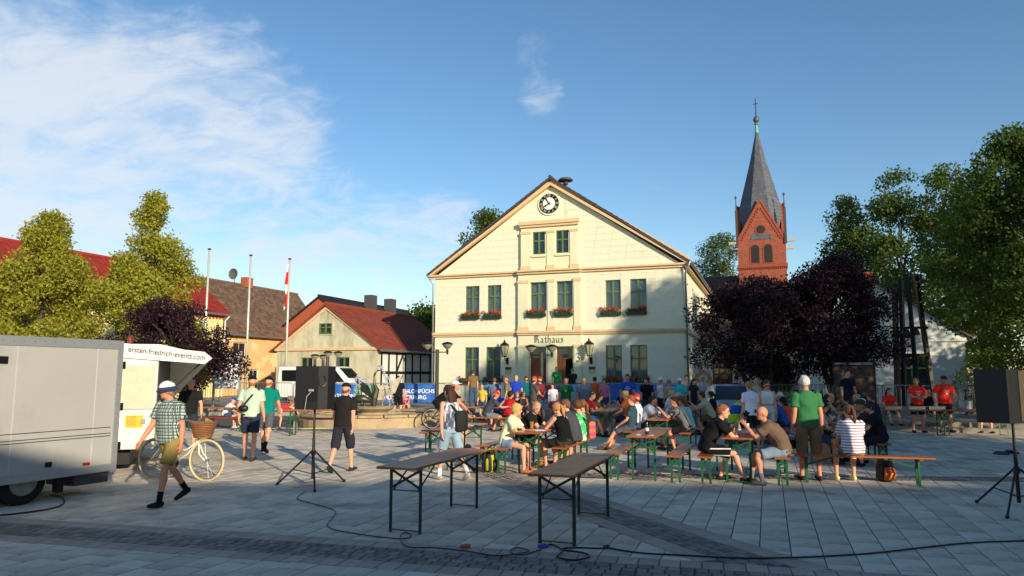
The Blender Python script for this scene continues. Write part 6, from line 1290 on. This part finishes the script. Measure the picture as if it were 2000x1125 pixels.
# --- middle tables
person('man in grey and black striped jersey with chin on hand',sp(T7+U*.62,-.55),HL,'sitelbow',1.78,top=('tee',(120,122,124),GSTR),bot=('shorts',(26,26,30)),hair=('short',DKH),skin='t')
person('woman in turquoise top behind the striped jersey',sp(T7+U*.62,.15),HL,'sit',1.68,sex='f',top=('tee',(120,196,200)),bot=('shorts',(60,60,70)),hair=('long',BRH))
person('woman in dark teal shirt reading a leaflet with legs stretched out',sp(T7-U*.68,-.75),HL,'sitback',1.70,sex='f',bulk=1.1,top=('tee',(50,76,84)),bot=('shorts',(92,90,96)),shoe=(110,70,50),hair=('bun',(150,70,40)))
person('man in white shirt and red cap on the bench behind the reading woman',sp(T7-U*.68,-.1),HL,'sitback',1.76,top=('tee',(226,230,236)),bot=('shorts',(150,134,108)),shoe=(120,110,100),hair=('short',BRH),hat=('cap',(196,40,44)),skin='t')
person('dark-haired man in white shirt leaning on the papers',sp(T7-U*.62,.6),HU,'sitelbow',1.76,top=('tee',(224,228,232)),bot=('shorts',(60,60,70)),hair=('short',DKH),skin='d')
person('cyclist in neon yellow and blue jersey sitting with back turned',sp(T8-U*.62,.1),HU+30,'sit',1.78,top=('tee',(190,226,40),NEON),bot=('shorts',(30,34,50)),hair=('short',(60,50,44)))
person('man in white visor cap and white shirt at the back table',sp(T8-U*.62,.75),HU,'sit',1.74,top=('tee',(228,230,232)),bot=('shorts',(90,90,96)),hair=('short',(130,110,90)),hat=('visor',(236,236,234)))
person('man in blue shirt with hand on his chin at the back table',sp(T8+U*.62,.6),HL,'sitelbow',1.8,top=('tee',(46,92,170)),bot=('shorts',(50,54,66)),hair=('fringe',(90,70,56)),skin='t')
person('person in white cap at the back table, right side',sp(T8+U*.62,1.0),HL,'sit',1.7,top=('tee',(220,222,226)),bot=('shorts',(60,60,66)),hair=('short',BRH),hat=('cap',(234,232,230)))
person('woman in white shirt and dark shorts standing, back turned',D(1466,17.2),12,'stand',1.70,sex='f',top=('tee',(236,238,246)),bot=('shorts',(34,36,44)),shoe=(220,220,220),hair=('bun',(170,128,84)))
person('woman in white crop top with sunglasses facing the viewer',D(1497,17.9),172,'stand',1.74,sex='f',top=('crop',(236,236,232)),bot=('skirt',(214,214,204)),shoe=(200,190,180),hair=('bun',(70,46,36)),shades=True,over=dict(head=(0,-26)))
person('girl with dark red hair bending over the table near the green shirt',D(1542,19.0),60,'sit',1.6,sex='f',top=('tee',(236,92,60)),bot=('shorts',(60,70,110)),hair=('long',DKH),skin='t')
person('man in dark navy shirt holding a white paper under the purple trees',D(1655,24.5,.15),-165,'stand',1.86,top=('tee',(28,32,48)),bot=('pants',(40,42,52)),hair=('short',DKH))
person('person in black shirt sitting bent near the info board',D(1697,21.5),60,'sitelbow',1.78,top=('tee',(26,28,34)),bot=('shorts',(30,30,36)),hair=('short',DKH),over=dict(seat=.47))
# --- standing crowd before the town hall
def crowd(label,px,Y,hd,pose='stand',z=0,**k): return person(label,D(px,Y,z),hd,pose,group='people before the town hall',**k)
crowd('man in royal blue printed shirt standing before the right geraniums',1226,26.5,170,h=1.88,prt=((.14,.02),(.2,.016),(.04,.05),(.1,.018)),top=('tee',(30,86,180)),bot=('shorts',(50,70,110)),hair=('short',DKH),skin='t')
crowd('man in black shirt smiling right of the royal blue shirt',1264,26.2,150,h=1.76,top=('tee',(26,26,30)),bot=('shorts',(60,60,70)),hair=('short',DKH),skin='t')
crowd('man in white tank top and black-white cap before the facade',1292,27.5,120,h=1.76,top=('tank',(228,226,220)),bot=('shorts',(40,40,46)),hair=('short',DKH),hat=('cap',(232,230,226)),skin='t')
crowd('woman with blonde hair right of the white tank top',1307,28.5,160,h=1.68,sex='f',top=('tank',(176,170,160)),bot=('shorts',(70,76,96)),hair=('bob',(180,140,90)),shades=True)
crowd('man in turquoise and black jersey with white cap',1327,27.5,185,h=1.72,top=('tee',(60,200,204)),bot=('shorts',(30,30,34)),hair=('short',(100,90,80)),hat=('cap',(236,236,232)),skin='t')
crowd('man in white shirt before the wicker beach chair',1372,31.8,180,'cross',z=.0,h=1.78,top=('tee',(230,232,236)),bot=('shorts',(60,64,80)),hair=('fringe',(130,110,96)),skin='t')
crowd('dark-haired woman left of the wicker beach chair',1353,30.5,200,h=1.68,sex='f',top=('tee',(40,44,54)),bot=('shorts',(50,50,56)),hair=('long',DKH))
crowd('heavy grey-haired man in grey-blue shirt facing the viewer',1141,26.5,178,h=1.74,bulk=1.3,top=('tee',(110,124,140)),bot=('shorts',(44,50,66)),hair=('fringe',(150,146,140)),skin='t')
crowd('smiling man in dark green shirt left of the grey-blue shirt',1105,26.3,175,h=1.74,bulk=1.1,prt=((.1,.014),(.06,.014)),top=('tee',(30,110,58)),bot=('shorts',(100,120,140)),hair=('short',(120,110,104)),skin='t')
crowd('man in orange cap, dark grey shirt and checked shorts',1041,24.8,-70,'cross',h=1.80,top=('tee',(84,80,80)),bot=('knee',(70,74,78),CHK),hair=('short',DKH),hat=('cap',(186,84,44)),skin='t')
crowd('man in maroon shirt and red cap behind the orange cap',1057,26.2,60,h=1.78,top=('tee',(130,46,58)),bot=('shorts',(110,136,166)),hair=('short',BRH),hat=('cap',(176,50,48)))
crowd('child in white shirt before the picture banner',1080,28.8,170,h=1.5,sex='f',top=('tee',(234,234,240)),bot=('shorts',(190,60,120)),hair=('pony',DKH))
crowd('bald man in bright blue shirt seen from behind, left of the doors',1008,31.0,5,h=1.84,top=('tee',(34,66,180)),bot=('shorts',(40,44,60)),hair=('fringe',(190,176,150)))
crowd('man in teal shirt and cap seen from behind at the left door',1028,31.3,0,h=1.78,top=('tee',(20,120,124)),bot=('shorts',(60,60,66)),hair=('short',BRH),hat=('cap',(70,60,52)))
crowd('bald man in khaki shirt in profile before the plaque',992,29.5,85,h=1.74,top=('tee',(120,116,92)),bot=('shorts',(60,60,60)),hair=('fringe',(120,100,80)),skin='t')
crowd('man in denim-blue shirt seen from behind at the barrier',966,30.2,10,h=1.72,bulk=1.2,top=('tee',(96,116,138)),bot=('shorts',(60,66,80)),hair=('short',(100,90,84)))
crowd('person in light blue shirt left of the denim-blue shirt',955,30.6,-30,h=1.68,top=('tee',(120,170,206)),bot=('shorts',(60,66,80)),hair=('short',DKH))
crowd('man in brown shirt and backpack at the left geraniums',924,33.8,20,z=TZ,h=1.78,top=('tee',(124,98,66)),bot=('pants',(60,84,110)),hair=('short',BRH))
crowd('man in bright green shirt coming out of the right door',1088,38.4,160,'stroll',z=TZ+.22,h=1.76,prt=((.16,.02),(.12,.05)),top=('tee',(40,170,60)),bot=('pants',(34,34,40)),hair=('short',(170,110,70)))
crowd('man in black shirt and grey cap at the open door',1118,37.6,175,z=TZ+.11,h=1.76,bulk=1.1,top=('tee',(34,36,36)),bot=('pants',(40,40,44)),hair=('short',(90,80,70)),hat=('cap',(120,120,120)))
crowd('man in black clothes standing by the fountain, back turned',777,29.3,4,h=1.82,top=('tee',(24,26,34)),bot=('shorts',(22,24,30)),shoe=(70,60,56),hair=('short',DKH))
crowd('woman in red floral blouse sitting on the step behind the fountain',794,31.9,175,'sitstep',z=.15,h=1.64,sex='f',bulk=1.2,top=('tee',(176,60,84),FLOR),bot=('hot',(190,170,150)),hair=('bob',(206,180,140)))
crowd('man in black shirt sitting on the steps before the banners',1216,31.4,170,'sitstep',z=.15,h=1.76,top=('tee',(26,26,30)),bot=('shorts',(26,26,30)),hair=('short',(120,80,50)))
person('man in dark grey shirt with red and white cap on the far bench',T10+Vector((.1,-.62,0)),-75,'sitelbow',1.8,bulk=1.1,top=('tee',(62,68,78)),bot=('shorts',(110,116,122)),hair=('short',BRH),hat=('cap',(206,50,50)),skin='t')
person('dark-haired woman in red shirt at the far table',T10+Vector((.75,-.3,0)),-40,'sit',1.68,sex='f',top=('tee',(180,30,40)),bot=('shorts',(40,40,46)),hair=('bob',DKH),skin='t',over=dict(head=(-40,0)))
person('man in blue polo behind the red and white cap',T10+Vector((.45,.6,0)),170,'sit',1.74,top=('tee',(40,100,196)),bot=('shorts',(60,60,66)),hair=('fringe',(120,110,100)),skin='t')
person('girl in black strap top sitting beyond the red shirt',D(1012,25.6),165,'sit',1.58,sex='f',top=('strap',(34,30,32)),bot=('shorts',(80,70,66)),hair=('bob',(170,120,74)),over=dict(seat=.45))
person('girl with sunglasses beside the girl in black strap top',D(1021,26.4),185,'sit',1.56,sex='f',top=('tank',(70,60,60)),bot=('shorts',(60,60,66)),hair=('long',(120,84,54)),shades=True)
# --- more people at the back tables
CL=[('crimson',(170,36,46)),('navy',(34,40,66)),('white',(226,226,226)),('olive',(96,98,60)),('sky blue',(120,170,210)),('charcoal',(56,56,60)),('orange',(214,110,50)),('lilac',(170,150,190)),('beige',(196,178,146)),('emerald',(30,120,80)),('pink',(214,130,150)),('black',(26,26,28)),('yellow',(214,186,70))]
HR=[('brown',BRH),('dark',DKH),('blonde',BLN),('grey',GRH)]
def fill(T,where,spots,ci):
    for n,(sg,v_) in enumerate(spots):
        cn,cc=CL[(ci+n*3)%13]; hn,hh_=HR[(ci+n)%4]; fe=(ci+n)%2; 
        person('%s-haired %s in %s shirt sitting on the %s bench %s'%(hn,'woman' if fe else 'man',cn,'left' if sg<0 else 'right',where),sp(T+U*.62*sg,v_),HU if sg<0 else HL,('sit','sitelbow','situp')[(ci+n)%3],1.66 if fe else 1.77,sex='f' if fe else 'm',bulk=1+.06*((ci+n)%4),top=('tee',cc),bot=('shorts',CL[(ci+n*5+4)%13][1]),hair=((('pony','long','bob')[n%3] if fe else 'short'),hh_),skin='lt'[n%2],group='people at the back tables')
fill(T13,'behind the reading woman',((-1,-.7),(-1,.1),(1,-.6),(1,.2),(1,.85)),0); fill(T14,'before the silver car',((-1,-.75),(-1,0),(1,-.5),(1,.4)),2)
fill(T15,'near the purple tree shade',((-1,-.8),(-1,-.1),(-1,.6),(1,-.7),(1,0),(1,.7)),5); fill(T16,'right of the silver car',((-1,-.6),(-1,.3),(1,-.5),(1,.3)),1)
crowd('woman in beige dress standing beside the silver car',1478,26.5,150,h=1.68,sex='f',top=('dress',(196,178,146)),bot=('hot',(190,170,140)),hair=('long',BLN))
crowd('man in navy shirt and cap standing right of the silver car',1437,30.0,185,h=1.78,top=('tee',(34,36,44)),bot=('shorts',(70,72,80)),hair=('short',DKH),hat=('cap',(36,36,40)))
crowd('tall man in pale grey shirt standing left of the wicker beach chair',1340,31.2,190,h=1.84,top=('tee',(170,172,176)),bot=('shorts',(60,66,90)),hair=('short',BRH))
crowd('woman in pink shirt standing before the plain blue banner',1180,30.5,175,h=1.68,sex='f',top=('tee',(214,120,140)),bot=('shorts',(60,70,100)),hair=('pony',BRH))
crowd('man in orange shirt standing at the picture banner',1163,30.8,20,h=1.76,top=('tee',(220,110,56)),bot=('shorts',(60,60,66)),hair=('short',DKH))
crowd('boy in yellow shirt near the left barrier',942,29.2,150,h=1.45,top=('tee',(224,190,70)),bot=('shorts',(60,80,120)),hair=('short',BLN))
# --- left, by the fountain
person('child in white shirt and blue-red cap sitting on the red bench',gp(436,842)+Vector((0,.05,0)),-80,'sit',1.35,top=('tee',(232,232,236)),bot=('shorts',(60,70,110)),shoe=(200,196,190),hair=('short',BLN),hat=('cap',(40,70,170)),over=dict(lean=(20,40)),group='children')
person('child in red swimwear bending over the fountain pool',D(548,24.2),-60,'bend',1.3,sex='f',top=('tank',(196,50,50)),bot=('hot',(200,200,196)),shoe=None,hair=('long',(150,104,64)),group='children')
# --- right, the food table
RS=cloth((255,58,40),'bright_red_cloth')
for px,Y,hd_,po,hh,lb,kw in ((1789,22.8,175,'cross',1.76,'grey-haired man in bright red shirt behind the food table, left',dict(hair=('short',(120,112,104)),skin='t')),(1843,22.9,178,'hips',1.82,'bald man in bright red shirt, hands on hips behind the food table',dict(hair=('fringe',(80,70,60)),hat=('cap',(60,58,54)),bulk=1.12,skin='t')),(1921,22.6,160,'stand',1.76,'person in bright red shirt half hidden by the right loudspeaker',dict(hair=('short',BRH)))):
    person(lb,D(px,Y),hd_,po,hh,top=('tee',(255,58,40),RS),bot=('shorts',(34,34,40)),shoe=(44,44,50),group='helpers in red shirts',prt=((.2,.016),(.16,.014),(.06,.04)),**kw)
person('woman in bright red shirt sitting left of the bell frame',D(1734,24.4,.15),170,'situp',1.66,sex='f',top=('tee',(255,70,50),RS),bot=('shorts',(60,60,70)),hair=('long',BRH),group='helpers in red shirts',over=dict(seat=.4))
person('woman in black top sitting between the red shirts',D(1812,24.6,.15),150,'situp',1.68,sex='f',top=('tank',(26,26,30)),bot=('shorts',(36,36,42)),shoe=(214,214,214),hair=('long',DKH),over=dict(seat=.4))
flush()
# --- carried things
wl=world(gm,gm['arms'][1][0]+gm['arms'][1][1]*.1); wr_=world(gm,gm['arms'][-1][0]+gm['arms'][-1][1]*.1)
TAN=mat('tan_leather',(186,148,96),.6,.12,6,bump=.2,bscale=30)
t=thing('handbag','tan handbag hanging from the grey-haired man\'s right hand','bag',wl-Vector((0,0,.46)),R(5)); MB().tube([(0,0,0),(0,0,.04),(0,0,.2),(0,0,.29)],[(.13,.05),(.15,.07),(.12,.05),(.06,.02)],12,axis=(1,0,0)).build('bag',TAN,t,smooth=True); MB().tube([(-.07,0,.26),(-.05,0,.4),(0,0,.47),(.05,0,.4),(.07,0,.26)],.009,6).build('handle',mat('dark_leather',(60,44,34),.6),t)
t=thing('bottle_carrier','carrier of brown bottles in the grey-haired man\'s left hand','bottles',wr_-Vector((0,0,.36)),R(5)); m_=MB().b2(-.11,.11,-.07,.07,0,.1); m_.build('tray',mat('carrier_card',(200,205,190),.8),t); MB().tube([(-.1,0,.1),(-.09,0,.3),(0,0,.37),(.09,0,.3),(.1,0,.1)],.008,6).build('handle',GRY,t)
for x in (-.07,0,.07):
    for y in (-.035,.035): MB().lathe([(.03,.101),(.03,.19),(.013,.25),(.013,.3)],(x,y,0),10).build('bottle',GLB,t,smooth=True)
def strapbag(pp,label,m,side=1,col=BLK,w=.16,h_=.2,zoff=-.02,back=.17):
    s=pp['s']; a=pp['sh'][-side]+Vector((-side*-.06,0,.07)); c=pp['p0']+Vector((side*.12,-back,.12)); t=thing('shoulder_bag',label,'bag',pp['o'].location,pp['o'].rotation_euler.z)
    MB().tube([a+Vector((0,.0,.0)),pp['p2']+Vector((-side*.02,-.165,.0)),c+Vector((0,0,.06))],[(.022,.006)]*3,8,axis=(1,0,0)).build('strap',BLK,t)
    MB().tube([c+Vector((0,0,-h_/2)),c+Vector((0,0,-h_/2+.03)),c+Vector((0,0,h_/2-.03)),c+Vector((0,0,h_/2))],[(w*.35,.03),(w*.5,.05),(w*.5,.05),(w*.3,.02)],12,axis=(1,0,0)).build('bag',m,t,smooth=True)
strapbag(mm,'small black sling bag across the mint shirt',BLK,-1,w=.2,h_=.12); strapbag(tw_,'black shoulder bag of the woman in tie-dye',mat('black_fabric',(24,24,26),.8),1,w=.26,h_=.36,back=.15)
strapbag(gd,'pink and orange patterned bag on the green dress',mat('rainbow_fabric',(230,120,60),.7,.1,6,extra=band(2,7,.5,(220,70,130))),1,w=.2,h_=.34,back=.2)
